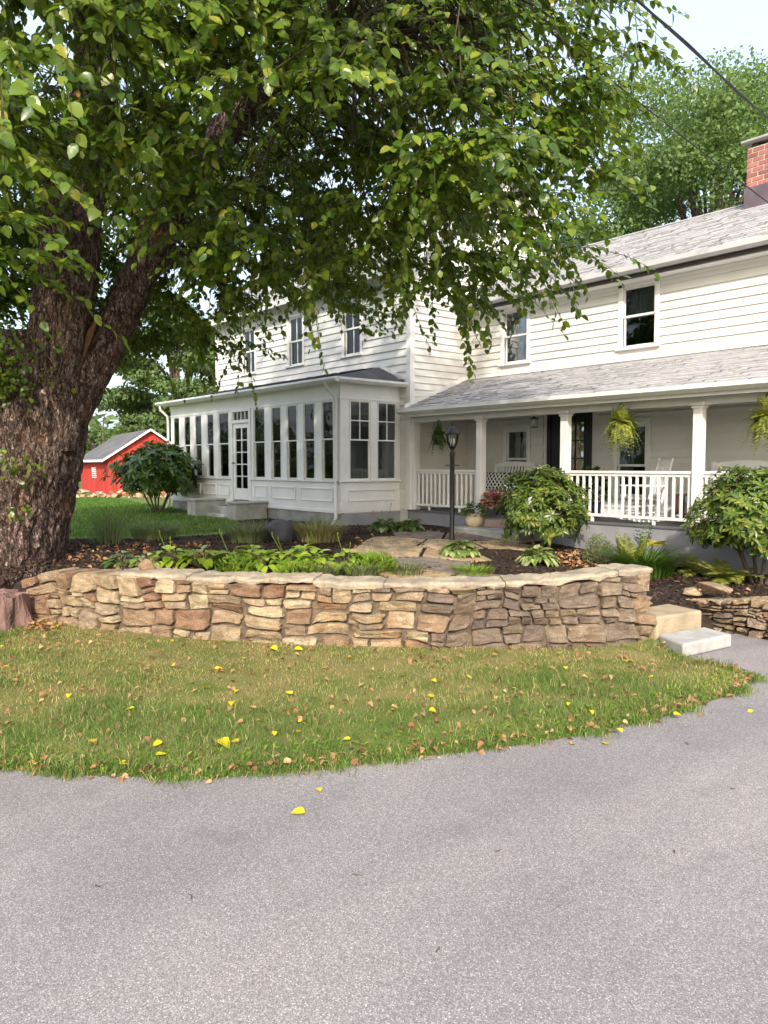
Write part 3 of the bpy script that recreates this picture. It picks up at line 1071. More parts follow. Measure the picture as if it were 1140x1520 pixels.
# main roof: two slabs, gable overhang, rake boards
sl = (PKZ - ZE) / (PKY - YM)
rf = MB()
rf.prism([(YM - .4, ZE - .4 * sl + .02), (PKY, PKZ + .02), (18.34 + .4, ZE - .4 * sl + .02), (18.34 + .4, ZE - .4 * sl + .16), (PKY, PKZ + .18), (YM - .4, ZE - .4 * sl + .16)], XL - .3, HX + .32, 'x')
mroof = rf.build('main_roof', MAT['shingle'], house)
L = math.hypot(PKY - YM + .4, PKZ - ZE + .4 * sl)
dvv = ((0, (PKY - YM + .4) / L, (PKZ - ZE + .4 * sl) / L))
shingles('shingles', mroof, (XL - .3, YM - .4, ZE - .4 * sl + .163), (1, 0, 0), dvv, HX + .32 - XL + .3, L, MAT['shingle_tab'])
for sg in (-1, 1):
    y0 = YM - .42 if sg < 0 else 18.34 + .42
    MB().prism([(y0, ZE - .42 * sl - .12), (PKY, PKZ - .14), (PKY, PKZ + .10), (y0, ZE - .42 * sl + .10)], HX + .325, HX + .36, 'x').build('rake_board', MAT['trim'], mroof)
MB().box(XL - .3, HX + .3, YM - .46, YM - .405, ZE - .4 * sl - .05, ZE - .4 * sl + .12).build('gutter', MAT['gutter_w'], mroof)

# --- wing roof
RY, RZ, EY, EZ = 16.6, 7.52, 13.66, 5.86
wr = MB().prism([(EY, EZ - .02), (RY, RZ - .08), (19.5, EZ - .02), (19.5, EZ + .08), (RY, RZ), (EY, EZ + .08)], HX + .003, -1, 'x')
wroof = wr.build('wing_roof', MAT['shingle'], house)
L = math.hypot(RY - EY, RZ - EZ - .08)
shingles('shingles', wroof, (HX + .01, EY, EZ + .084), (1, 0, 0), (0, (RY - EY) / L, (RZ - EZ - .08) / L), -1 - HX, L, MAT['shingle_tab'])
MB().prism([(RY - .12, RZ - .03), (RY, RZ + .035), (RY + .12, RZ - .03)], HX + .01, -1, 'x').build('ridge_cap', MAT['shingle'], wroof)
gut = [(EY - .10, EZ + .07), (EY - .11, EZ - .03), (EY - .05, EZ - .075), (EY + .02, EZ - .075), (EY + .02, EZ - .06), (EY - .045, EZ - .06), (EY - .09, EZ - .02), (EY - .085, EZ + .07)]
MB().prism(gut, HX + .02, -1, 'x').build('gutter', MAT['gutter'], wroof)
MB().box(HX + .02, -1, EY + .10, YW - .01, EZ - .16, EZ - .10).build('soffit', MAT['trim'], wroof)
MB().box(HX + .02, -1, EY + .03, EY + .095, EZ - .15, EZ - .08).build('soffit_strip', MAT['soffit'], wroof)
MB().box(HX + .02, -1, YW - .045, YW - .006, EZ - .22, EZ - .165).build('frieze_board', MAT['trim'], wroof)
MB().box(-13.7, -1, 19.2, 19.3, .3, EZ).build('wing_back_wall', MAT['siding'], house)

# --- porch
MB().bbox(HX + .0, -1, 12.12, YW, -.1, .90, .01).build('porch_foundation', MAT['found'], house)
MB().box(HX + .01, -1, 12.10, YW - .002, .902, .935).build('porch_floor', MAT['porchfloor'], house)
MB().box(HX + .01, -1, 11.99, YW - .002, 3.13, 3.16).build('porch_ceiling', MAT['ceiling'], house)
MB().bbox(HX + .01, -1, 12.24, 12.42, 3.0, 3.129, .006).build('porch_beam', MAT['trim'], house)
PEY, PEZ = 11.92, 3.27
pr = MB().prism([(PEY, PEZ - .05), (YW - .004, 4.06), (YW - .004, 4.13), (PEY, PEZ + .02)], HX + .003, -1, 'x').build('porch_roof', MAT['shingle'], house)
L = math.hypot(YW - PEY, 4.13 - PEZ - .02)
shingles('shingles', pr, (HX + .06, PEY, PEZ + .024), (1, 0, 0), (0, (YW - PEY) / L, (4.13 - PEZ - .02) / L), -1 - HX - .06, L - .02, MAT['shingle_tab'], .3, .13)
gp = [(PEY - .11, PEZ + .03), (PEY - .12, PEZ - .04), (PEY - .05, PEZ - .10), (PEY + .03, PEZ - .10), (PEY + .03, PEZ - .085), (PEY - .045, PEZ - .085), (PEY - .10, PEZ - .035), (PEY - .095, PEZ + .03)]
MB().prism(gp, HX - .06, -1, 'x').build('gutter', MAT['gutter_w'], pr)
MB().box(HX + .01, -1, PEY + .031, PEY + .055, PEZ - .16, PEZ - .05).build('fascia', MAT['trim'], pr)
POSTS = [-11.54, -9.30, -6.575, -3.85]
for x in POSTS:
    p = MB().bbox(x - .08, x + .08, 12.225, 12.385, .936, 3.0, .010).build('porch_post', MAT['trim'], house)
    MB().bbox(x - .125, x + .125, 12.18, 12.43, 2.985, 3.05, .01).bbox(x - .1, x + .1, 12.205, 12.405, 2.94, 2.984, .008).build('capital', MAT['trim'], p)
    MB().bbox(x - .095, x + .095, 12.21, 12.40, .937, 1.06, .008).build('base_block', MAT['trim'], p)
MB().bbox(HX + .005, HX + .13, 12.20, 12.41, .936, 3.12, .01).build('porch_post', MAT['trim'], house)
for a, b in ((HX + .13, -11.621), (-9.219, -6.656), (-6.494, -3.931), (-3.769, -1.1)):
    r = MB().bbox(a, b, 12.255, 12.355, 1.835, 1.89, .012).bbox(a, b, 12.28, 12.33, 1.79, 1.834, .004).build('railing', MAT['trim'], house)
    MB().bbox(a, b, 12.27, 12.34, 1.03, 1.085, .006).build('bottom_rail', MAT['trim'], r)
    n = int((b - a) / .142)
    base = None
    for i in range(n):
        x = a + (i + .5) * (b - a) / n
        if base is None:
            base = MB().bbox(x - .024, x + .024, 12.282, 12.328, 1.084, 1.791, .009).build('baluster', MAT['trim'], r)
            bx0 = x
        else:
            o2 = base.copy()
            COL.objects.link(o2)
            o2.parent = r
            o2.location.x = base.location.x + x - bx0
    for t in (.22, .72):
        x = a + (b - a) * t
        MB().box(x - .022, x + .022, 12.28, 12.325, .936, 1.031).build('foot_block', MAT['trim'], r)
nw = MB().bbox(-9.87, -9.75, 12.05, 12.17, .72, 1.86, .012).build('newel_post', MAT['trim'], house)
MB().bbox(-9.90, -9.72, 12.02, 12.20, 1.861, 1.90, .012).bbox(-9.87, -9.75, 12.05, 12.17, 1.901, 1.955, .02).build('newel_cap', MAT['trim'], nw)
MB().bbox(-9.748, -9.41, 12.24, 12.33, 1.80, 1.86, .01).build('hand_rail', MAT['trim'], nw)
# porch steps: a broad concrete step with a tan brick riser above
st = MB().bbox(-11.55, -9.7, 11.35, 12.115, .2, .70, .02).build('porch_step', MAT['concrete'], house)
MB().bbox(-11.0, -10.1, 11.85, 12.115, .701, .86, .012).build('step_riser', MAT['step_red'], house)
# ceiling lantern
lt = thing('porch_lantern', 'small black ceiling lantern hanging beside the black front door', 'light', (-10.82, 13.2, 3.13))
MB().lathe([(.001, .0), (.07, -.005), (.07, -.03), (.02, -.05)], (-10.82, 13.2, 3.128), 16).build('canopy', MAT['metal'], lt, True)
MB().tube([(-10.82, 13.2, 3.09), (-10.82, 13.2, 3.03)], .012, 8).lathe([(.005, .05), (.10, .02), (.105, 0), (.02, 0)], (-10.82, 13.2, 2.99), 16).build('cap', MAT['metal'], lt, True)
MB().lathe([(.075, 0), (.08, -.10), (.075, -.16)], (-10.82, 13.2, 2.988), 16).build('glass_shade', MAT['glass_clear'], lt, True)
MB().lathe([(.085, 0), (.085, -.018), (.01, -.02)], (-10.82, 13.2, 2.826), 16).build('base_ring', MAT['metal'], lt, True)
MB().lathe([(.012, 0), (.02, -.05), (.012, -.09)], (-10.82, 13.2, 2.985), 10).build('bulb', MAT['bulb'], lt, True)

# --- sunroom
SL, SR = -23.12, -14.1
fs = MB()
MB().bbox(SL, SR, YS + .02, YM, .0, .88, .01).build('sunroom_foundation', MAT['found2'], house)
MB().box(SR + .001, SR + .012, YS + .022, YM, .1, .872).build('painted_foundation', MAT['found'], house)
lowp = MB()
lowp.box(SL, -19.20, YS + .03, YS + .13, .881, 1.60).box(-18.10, SR - .10, YS + .03, YS + .13, .881, 1.60)
lowp.box(SL, SR - .10, YS + .03, YS + .13, 3.51, 3.86)
lowp.box(SR - .13, SR - .03, YS + .131, YM, .881, 1.60).box(SR - .13, SR - .03, YS + .131, YM, 3.51, 3.86)
lowp.box(SL, SL + .1, YS + .131, YM, .881, 3.86)
sw = lowp.build('sunroom_wall', MAT['trim'], house)
LW = [(-22.98, -22.48), (-22.21, -21.72), (-21.48, -20.97), (-20.69, -20.21), (-19.96, -19.32), (-17.98, -17.38), (-17.09, -16.60), (-16.35, -15.86), (-15.6, -15.11), (-14.84, -14.35)]
SW = [(10.66, 11.29), (11.48, 12.1)]
# mullion posts between the windows
prev = SL
mull = []
for a, b in LW[:5]:
    mull.append((prev, a)); prev = b
mull.append((prev, -19.20))
prev = -18.10
for a, b in LW[5:]:
    mull.append((prev, a)); prev = b
mull.append((prev, SR - .004))
for a, b in mull:
    quadbox(front(YS), a, b, 1.64, 3.50, -.12, 0, .006).build('mullion', MAT['trim'], sw)
for a, b in ((YS + .004, SW[0][0]), (SW[0][1], SW[1][0]), (SW[1][1], YM - .002)):
    quadbox(side(SR), a, b, 1.64, 3.50, -.12, 0, .006).build('mullion', MAT['trim'], sw)
for a, b in ((SL, -19.20), (-18.10, SR - .001)):
    quadbox(front(YS), a, b, .90, 1.595, -.029, -.004).build('apron_panel', MAT['trim'], sw)
    quadbox(front(YS), a - .0, b, 1.60, 1.639, -.12, .05, .006).build('sill_board', MAT['trim'], sw)
    quadbox(front(YS), a, b, .882, .96, -.03, .015, .005).build('base_board', MAT['trim'], sw)
quadbox(side(SR), YS - .05, YM - .002, 1.60, 1.638, -.12, .05, .006).build('sill_board', MAT['trim'], sw)
quadbox(side(SR), YS + .005, YM - .002, .90, 1.595, -.029, -.003).build('apron_panel', MAT['trim'], sw)
quadbox(front(YS), SL, SR - .001, 3.505, 3.86, -.029, -.003).build('header_board', MAT['trim'], sw)
quadbox(side(SR), YS + .005, YM - .002, 3.505, 3.86, -.029, -.002).build('header_board', MAT['trim'], sw)
quadbox(front(YS), SL, SR - .0, 3.495, 3.535, -.02, .018, .004).build('head_trim', MAT['trim'], sw)
quadbox(side(SR), YS - .015, YM - .002, 3.495, 3.535, -.02, .018, .004).build('head_trim', MAT['trim'], sw)


def panel(mp, a, b, z0, z1):
    m = MB(mp)
    t = .035
    m.bbox(a, b, z1 - t, z1, -.004, .022, .006).bbox(a, b, z0, z0 + t, -.004, .022, .006)
    m.bbox(a, a + t, z0 + t, z1 - t, -.004, .021, .005).bbox(b - t, b, z0 + t, z1 - t, -.004, .021, .005)
    m.build('panel_moulding', MAT['trim'], sw)


for a, b in ((-22.95, -22.3), (-22.1, -21.1), (-20.9, -20.1), (-19.95, -19.3), (-17.95, -17.3), (-17.1, -15.95), (-15.75, -14.4)): panel(front(YS), a, b, 1.14, 1.46)
panel(side(SR), 10.62, 12.02, 1.15, 1.43)
for k, (a, b) in enumerate(LW):
    cur = (a + .03, b - .03, 1.7, 3.45, MAT['blind']) if k in (4, 5) else None
    window(house, front(YS), a, b, 1.66, 3.497, 0, 2.58, (1, 1), (1, 1), cur, False, False)
for a, b in SW: window(house, side(SR), a, b, 1.66, 3.497, 0, 2.56, (2, 2), (1, 1), None, False, False)
# sunroom interior
rm = MB()
rm.box(SL + .1, SR - .13, YS + .14, YM - .002, .90, 1.05)
rm.box(SL + .1, SR - .13, YS + .132, YM - .04, 3.55, 3.6)
rm.build('sunroom_floor', MAT['room'], house)
MB().box(SL + .1, SR - .13, YM - .035, YM - .031, 1.05, 3.55).build('sunroom_back_wall', MAT['room'], house)
# door with transom
dm = MB(front(YS))
dm.bbox(-19.20, -19.10, 1.0, 3.5, -.10, .03).bbox(-18.20, -18.10, 1.0, 3.5, -.10, .03).bbox(-19.099, -18.201, 3.13, 3.22, -.10, .028).bbox(-19.099, -18.201, 3.44, 3.5, -.10, .028)
sd_ = dm.build('glazed_door', MAT['trim'], house)
lf = MB(front(YS))
lf.box(-19.09, -18.97, 1.05, 3.12, -.05, -.01).box(-18.33, -18.21, 1.05, 3.12, -.05, -.01).box(-18.97, -18.33, 1.05, 1.36, -.05, -.01).box(-18.97, -18.33, 3.0, 3.12, -.05, -.01)
lf.build('door_leaf', MAT['sash'], sd_)
for i in range(2):
    for j in range(5):
        quadbox(front(YS), -18.97 + i * .32, -18.65 + i * .32, 1.36 + j * .328, 1.36 + (j + 1) * .328, -.034, -.03).build('pane', MAT['glass'], sd_)
quadbox(front(YS), -18.665, -18.635, 1.36, 3.0, -.045, -.013).build('muntin', MAT['sash'], sd_)
for j in range(1, 5): quadbox(front(YS), -18.97, -18.33, 1.347 + j * .328, 1.373 + j * .328, -.044, -.014).build('muntin', MAT['sash'], sd_)
for i in range(4):
    quadbox(front(YS), -19.06 + i * .21, -18.88 + i * .21, 3.24, 3.42, -.034, -.03).build('transom_pane', MAT['glass'], sd_)
for i in range(5):
    quadbox(front(YS), -19.098 + i * .21 + (.006 if i else 0), -19.06 + i * .21, 3.22, 3.44, -.05, -.005).build('muntin', MAT['sash'], sd_)
MB().tube([(-19.03, YS - .0, 2.05), (-19.03, YS - .07, 2.05), (-18.98, YS - .07, 2.05)], .018, 8).build('handle', MAT['metal'], sd_, True)
# sunroom roof: low hipped slab, gutter on two sides
ex0, ex1, ey, ez = SL - .3, SR + .22, YS - .28, 3.95
tz = 4.42
roof = MB()
roof.add([(ex0, ey, ez), (ex1, ey, ez), (ex1, YM - .01, ez), (ex0, YM - .01, ez), (ex0 + .9, YM - .01, tz), (ex1 - 1.0, YM - .01, tz),
          (ex0, ey, ez - .06), (ex1, ey, ez - .06), (ex1, YM - .01, ez - .06), (ex0, YM - .01, ez - .06)],
         [(0, 1, 5, 4), (1, 2, 5), (3, 0, 4), (6, 9, 8, 7), (0, 6, 7, 1), (1, 7, 8, 2), (3, 9, 6, 0), (2, 8, 9, 3, 4, 5)])
sroof = roof.build('sunroom_roof', MAT['shingle_dark'], house)
L = math.hypot(YM - ey, tz - ez)
shingles('shingles', sroof, (ex0 + .9, ey, ez + .003), (1, 0, 0), (0, (YM - ey - .02) / L, (tz - ez) / L), ex1 - ex0 - 1.9, L, MAT['shingle_tab'], .3, .145, (.10, .095, .10))
g = [(ey - .10, ez + .0), (ey - .11, ez - .05), (ey - .05, ez - .11), (ey + .02, ez - .11), (ey + .02, ez - .01), (ey + .0, ez + .0)]
MB().prism(g, ex0, ex1 + .10, 'x').build('gutter', MAT['gutter_w'], sroof)
g2_ = [(ex1 + .10, ez + .0), (ex1 + .11, ez - .05), (ex1 + .05, ez - .11), (ex1 - .02, ez - .11), (ex1 - .02, ez - .01)]
MB().prism(g2_, ey + .025, YM - .05, 'y').build('gutter', MAT['gutter_w'], sroof)
MB().box(ex0 + .02, ex1 - .03, ey + .03, YS - .02, ez - .10, ez - .065).box(SR + .01, ex1 - .03, YS - .019, YM - .05, ez - .10, ez - .065).build('soffit', MAT['trim'], sroof)
MB().prism([(ex1 - 1.02, tz + .0), (HX - .12, ez + .06), (HX - .12, ez + .14), (ex1 - 1.0, tz + .075)], YM - .05, YM - .034, 'y').build('roof_trim', MAT['trim'], sroof)
for x in (-14.22, -23.22):
    MB().tube([(x, ey - .03, ez - .10), (x, ey - .02, ez - .22), (x + .02, YS - .08, ez - .42), (x + .02, YS - .06, ez - .55), (x + .02, YS - .06, .78), (x + .0, YS - .16, .62)], .04, 10).build('downspout', MAT['gutter_w'], house, True)
# concrete steps with two cheek walls
for a, b in ((-17.70, -17.27), (-20.05, -19.56)):
    MB().bbox(a, b, 9.46, 10.38, .3, 1.0, .015).build('step_cheek', MAT['concrete'], house)
    MB().bbox(a - .03, b + .03, 9.43, 10.41, 1.0, 1.06, .015).build('cheek_cap', MAT['concrete'], house)
for i in range(3):
    MB().bbox(-19.555, -17.705, 9.50 + i * .3, 10.40, .3 + (.175 * i if i else 0), .50 + i * .17, .012).build('step', MAT['concrete'], house)

# --- chimney: bricks laid one by one
CX0, CX1, CYa, CYb = -7.74, -6.86, 16.15, 17.05
ch = MB().box(CX0 + .012, CX1 - .012, CYa + .012, CYb - .012, 6.8, 8.50).build('chimney', MAT['mortar'], house)
brk = None
z, row = 7.71, 0
while z < 8.42:
    for face in ('f', 's'):
        u = -.12 if row % 2 else 0
        span = CX1 - CX0
        while u < span - .02:
            a, b = max(u, 0), min(u + .215, span)
            u += .24
            if b - a < .04: continue
            j = random.uniform(-.002, .003)
            if face == 'f': m = MB().box(CX0 + a, CX0 + b, CYa - j, CYa + .05, z, z + .076)
            else: m = MB().box(CX1 - .05, CX1 + j, CYa + a + .051, min(CYa + b + .051, CYb), z, z + .076)
            m.build('brick', MAT['brick'], ch)
    # far side in view from the drive
    m = MB().box(CX0 - .002, CX0 + .04, CYa + .052, CYb, z, z + .076)
    m.build('brick', MAT['brick'], ch)
    z += .099
    row += 1
MB().box(CX0 - .03, CX1 + .03, CYa - .03, CYb + .03, 7.05, 7.70).build('flashing', MAT['flash'], ch)
MB().bbox(CX0 + .06, CX0 + .2, CYa + .06, CYb - .06, 8.50, 8.60).bbox(CX1 - .2, CX1 - .06, CYa + .06, CYb - .06, 8.50, 8.60).build('cap_leg', MAT['core'], ch)
MB().bbox(CX0 - .10, CX1 + .10, CYa - .10, CYb + .10, 8.60, 8.65, .012).build('cap_slab', MAT['concrete'], ch)

# ------------------------------------------------------------------ dry stone walls, stone by stone
def smooth_path(pts, n=14):
    P_ = [Vector((x, y, 0)) for x, y in pts]
    o = []
    for i in range(len(P_) - 1):
        p0, p1, p2, p3 = P_[max(i - 1, 0)], P_[i], P_[i + 1], P_[min(i + 2, len(P_) - 1)]
        for k in range(n):
            t = k / n
            o.append(.5 * ((2 * p1) + (p2 - p0) * t + (2 * p0 - 5 * p1 + 4 * p2 - p3) * t * t + (3 * p1 - p0 - 3 * p2 + p3) * t ** 3))
    o.append(P_[-1])
    return o


class Path:
    def __init__(self, pts):
        self.p = smooth_path(pts)
        self.s = [0]
        for a, b in zip(self.p[:-1], self.p[1:]): self.s.append(self.s[-1] + (b - a).length)
        self.L = self.s[-1]
        self.S = np.array(self.s)
        self.X = np.array([v.x for v in self.p])
        self.Y = np.array([v.y for v in self.p])

    def atv(self, s, w_, z):
        s = np.asarray(s, float)
        e = .12
        x, y = np.interp(s, self.S, self.X), np.interp(s, self.S, self.Y)
        a, b = np.clip(s - e, 0, self.L - 2 * e), np.clip(s + e, 2 * e, self.L)
        dx, dy = np.interp(b, self.S, self.X) - np.interp(a, self.S, self.X), np.interp(b, self.S, self.Y) - np.interp(a, self.S, self.Y)
        l = np.hypot(dx, dy)
        dx, dy = dx / l, dy / l
        ov = s - np.clip(s, 0, self.L)
        return np.stack([x + dx * ov + dy * w_, y + dy * ov - dx * w_, z + 0 * s], -1)

    def at(self, s, w_, z):
        return tuple(self.atv(np.array([s]), w_, z)[0])


def guillotine(r, amin, amax, out_, rnd, asp=2.4):
    s0, s1, z0, z1 = r
    w_, h = s1 - s0, z1 - z0
    lim = rnd.uniform(amin, amax)
    if w_ * h < lim and w_ / h < asp * 1.25 and h / w_ < 1.15 or (w_ < .12 and h < .10):
        out_.append(r)
        return
    k = rnd.uniform(.34, .66)
    if w_ / h > 2.1 or (w_ / h > 1.25 and rnd.random() < .4):
        guillotine((s0, s0 + k * w_, z0, z1), amin, amax, out_, rnd, asp)
        guillotine((s0 + k * w_, s1, z0, z1), amin, amax, out_, rnd, asp)
    else:
        guillotine((s0, s1, z0, z0 + k * h), amin, amax, out_, rnd, asp)
        guillotine((s0, s1, z0 + k * h, z1), amin, amax, out_, rnd, asp)


def stone_mesh(path, rect, warp, topf, rnd, gap=.011, depth=.16, bulge=.035, proud=0.0):
    s0, s1, z0, z1 = rect
    N = 20
    cx_, cz_ = (s0 + s1) / 2, (z0 + z1) / 2
    hw, hh_ = (s1 - s0) / 2, (z1 - z0) / 2
    # a broken quadrilateral: jittered corners, kinked edges, one or two corners knocked off
    cor = []
    for sx, sy in ((-1, -1), (1, -1), (1, 1), (-1, 1)):
        jx, jy = rnd.uniform(0, .26), rnd.uniform(0, .24)
        if rnd.random() < .35:
            if rnd.random() < .5: jx = 0
            else: jy = 0
        cx2, cy2 = sx * (1 - jx), sy * (1 - jy)
        if rnd.random() < .4:
            k1, k2 = rnd.uniform(.12, .4), rnd.uniform(.12, .4)
            pair = [(cx2 - sx * k1, cy2), (cx2, cy2 - sy * k2)]
            if sx * sy > 0: pair.reverse()
            cor += pair
        else: cor.append((cx2, cy2))
    cor = np.array(cor)
    nxt = np.roll(cor, -1, 0)
    el = np.hypot(*(nxt - cor).T)
    cum = np.concatenate([[0], np.cumsum(el)])
    tt_ = (np.arange(N) / N) * cum[-1]
    # snap the nearest samples onto the corners so they stay crisp
    for c_ in cum[:-1]: tt_[np.argmin(np.abs(tt_ - c_))] = c_
    x = np.interp(tt_, cum, np.append(cor[:, 0], cor[0, 0]))
    y = np.interp(tt_, cum, np.append(cor[:, 1], cor[0, 1]))
    x = x + rnd.uniform(.01, .045) * np.sin(np.arange(N) * 2.3 + rnd.uniform(0, 6))
    y = y + rnd.uniform(.01, .045) * np.cos(np.arange(N) * 1.9 + rnd.uniform(0, 6))
    rx, rz_ = cx_ + np.clip(x, -1, 1) * max(hw - gap, .02), cz_ + np.clip(y, -1, 1) * max(hh_ - gap * 1.3, .02)
    tx, tz_ = rnd.uniform(-.03, .03), rnd.uniform(-.02, .035)
    sd = rnd.randint(0, 9999)
    levels = [(-depth, 1.0), (proud + .002, 1.0), (proud + bulge * .9, .94), (proud + bulge, .5)]
    XX, ZZ, WW = [], [], []
    for li, (w_, sc) in enumerate(levels):
        xx, zz_ = cx_ + (rx - cx_) * sc, cz_ + (rz_ - cz_) * sc
        ww = np.full(N, w_)
        if li:
            ww = ww + tx * (xx - cx_) / max(hw, .05) + tz_ * (zz_ - cz_) / max(hh_, .05)
            ww = ww + .022 * vn(np.c_[xx * 12 + sd, zz_ * 12, np.full(N, sd % 7)]) * (1 if li > 1 else .5)
        XX.append(xx); ZZ.append(zz_); WW.append(ww)
    XX = np.append(np.concatenate(XX), cx_)
    ZZ = np.append(np.concatenate(ZZ), cz_)
    WW = np.append(np.concatenate(WW), proud + bulge * 1.05)
    xs2, zs2 = warp(XX, ZZ)
    vs = path.atv(xs2, WW, topf(xs2, zs2))
    fs = []
    for li in range(len(levels) - 1):
        for k in range(N):
            a, b = li * N + k, li * N + (k + 1) % N
            fs.append((a, b, b + N, a + N))
    c = len(vs) - 1
    b0 = (len(levels) - 1) * N
    for k in range(N): fs.append((b0 + k, b0 + (k + 1) % N, c))
    fs.append(tuple(range(N))[::-1])
    return vs.tolist(), fs


def rock(c, size, seed, mat, name, parent=None, rz=0.0, n=16):
    import bmesh
    r = random.Random(seed)
    bm = bmesh.new()
    for _ in range(n):
        v = Vector((r.gauss(0, 1), r.gauss(0, 1), r.gauss(0, 1))).normalized()
        m_ = max(abs(v.x), abs(v.y), abs(v.z))
        v = v * (.55 + .45 / m_ * .85)
        bm.verts.new((v.x * size[0], v.y * size[1], v.z * size[2]))
    res = bmesh.ops.convex_hull(bm, input=bm.verts)
    for v in [v for v in bm.verts if not v.link_faces]: bm.verts.remove(v)
    bmesh.ops.bevel(bm, geom=list(bm.edges), offset=min(size) * .10, segments=1, affect='EDGES', profile=.6)
    o = org(parent)
    rot = Matrix.Rotation(rz, 3, 'Z')
    for v in bm.verts: v.co = rot @ v.co + Vector(c) - o
    me = bpy.data.meshes.new(name)
    bm.to_mesh(me)
    bm.free()
    me.materials.append(mat)
    return link(name, me, parent)


rnd = random.Random(5)
wp_ = Path(WALL)
LW_ = wp_.L
wall_t = thing('stone_wall', 'long curved tan fieldstone wall with a sandy mortar cap', 'wall', (-7.0, 4.6, 0))
wall_t['kind'] = 'thing'


def wtop(s):
    return np.interp(s, [0, .35, 1.2, 2, 4, 5.5, 6.5, 7.3, 8.5], [.62, .74, .76, .74, .72, .73, .76, .83, .85])


def wwarp(s, z):
    s, z = np.asarray(s, float), np.asarray(z, float)
    k = np.ones_like(s)
    a0, a1 = vn(np.c_[s * 2.4, z * 2.4, k * 3.3], 41), vn(np.c_[s * 2.4, z * 2.4, k * 9.7], 41)
    a2, a3 = vn(np.c_[s * 7, z * 6, k * 5.1], 41), vn(np.c_[s * 7, z * 6, k * 15.1], 41)
    fr = np.minimum(1, z / .12) * np.minimum(1, (1 - z) / .12)
    return s + .10 * a0 + .012 * a2, z + (.12 * a1 + .015 * a3) * fr


def wz(s, z):
    return z * wtop(s) - .03


rects = []
guillotine((-.04, 1.5, 0, 1.0), .09, .24, rects, rnd, 2.0)
guillotine((1.5, 3.6, 0, .5), .09, .22, rects, rnd, 2.6)
guillotine((1.5, 3.6, .5, .78), .05, .14, rects, rnd, 2.8)
guillotine((1.5, 3.6, .78, 1.0), .03, .09, rects, rnd, 3.2)
guillotine((3.6, 5.6, 0, .42), .08, .22, rects, rnd, 2.4)
guillotine((3.6, 5.6, .42, .75), .05, .13, rects, rnd, 2.8)
guillotine((3.6, 5.6, .75, 1.0), .03, .09, rects, rnd, 3.2)
guillotine((5.6, LW_ - .26, 0, .4), .05, .14, rects, rnd, 2.6)
guillotine((5.6, LW_ - .26, .4, 1.0), .03, .085, rects, rnd, 2.4)
z = 0
while z < .96:
    h = rnd.uniform(.15, .26)
    rects.append((LW_ - .26, LW_ + .03, z, min(1.0, z + h) if z + h < .9 else 1.0))
    z = rects[-1][3]
for r in rects:
    top = r[3] > .97
    big = (r[1] - r[0]) * (r[3] - r[2])
    bl = rnd.uniform(.006, .02) + (.025 if r[0] < 1.4 else 0)
    vs, fs_ = stone_mesh(wp_, r, wwarp, wz, rnd, rnd.uniform(.0, .006) + (.008 if rnd.random() < .12 else 0), .40 if (top and r[0] < 1.6) else .16, bl, rnd.uniform(-.035, .035))
    dirty = r[0] > 5.0 + rnd.uniform(-.8, .8) and r[0] < LW_ - .3
    MB().add(vs, fs_).build('stone', MAT['stone_dirty' if dirty else 'stone'], wall_t)
# mortar core
core = MB()
ns = 60
vs, fs_ = [], []
for i in range(ns + 1):
    s = -.0 + (LW_ - .03) * i / ns
    t = wtop(s) - .06
    for (w_, z) in ((-.05, -.05), (-.05, t), (-.42, t), (-.42, -.05)): vs.append(wp_.at(s, w_, z))
for i in range(ns):
    for k in range(4): fs_.append((4 * i + k, 4 * i + (k + 1) % 4, 4 * i + 4 + (k + 1) % 4, 4 * i + 4 + k))
fs_ += [(3, 2, 1, 0), tuple(4 * ns + k for k in range(4))]
core.add(vs, fs_).build('core', MAT['core'], wall_t)
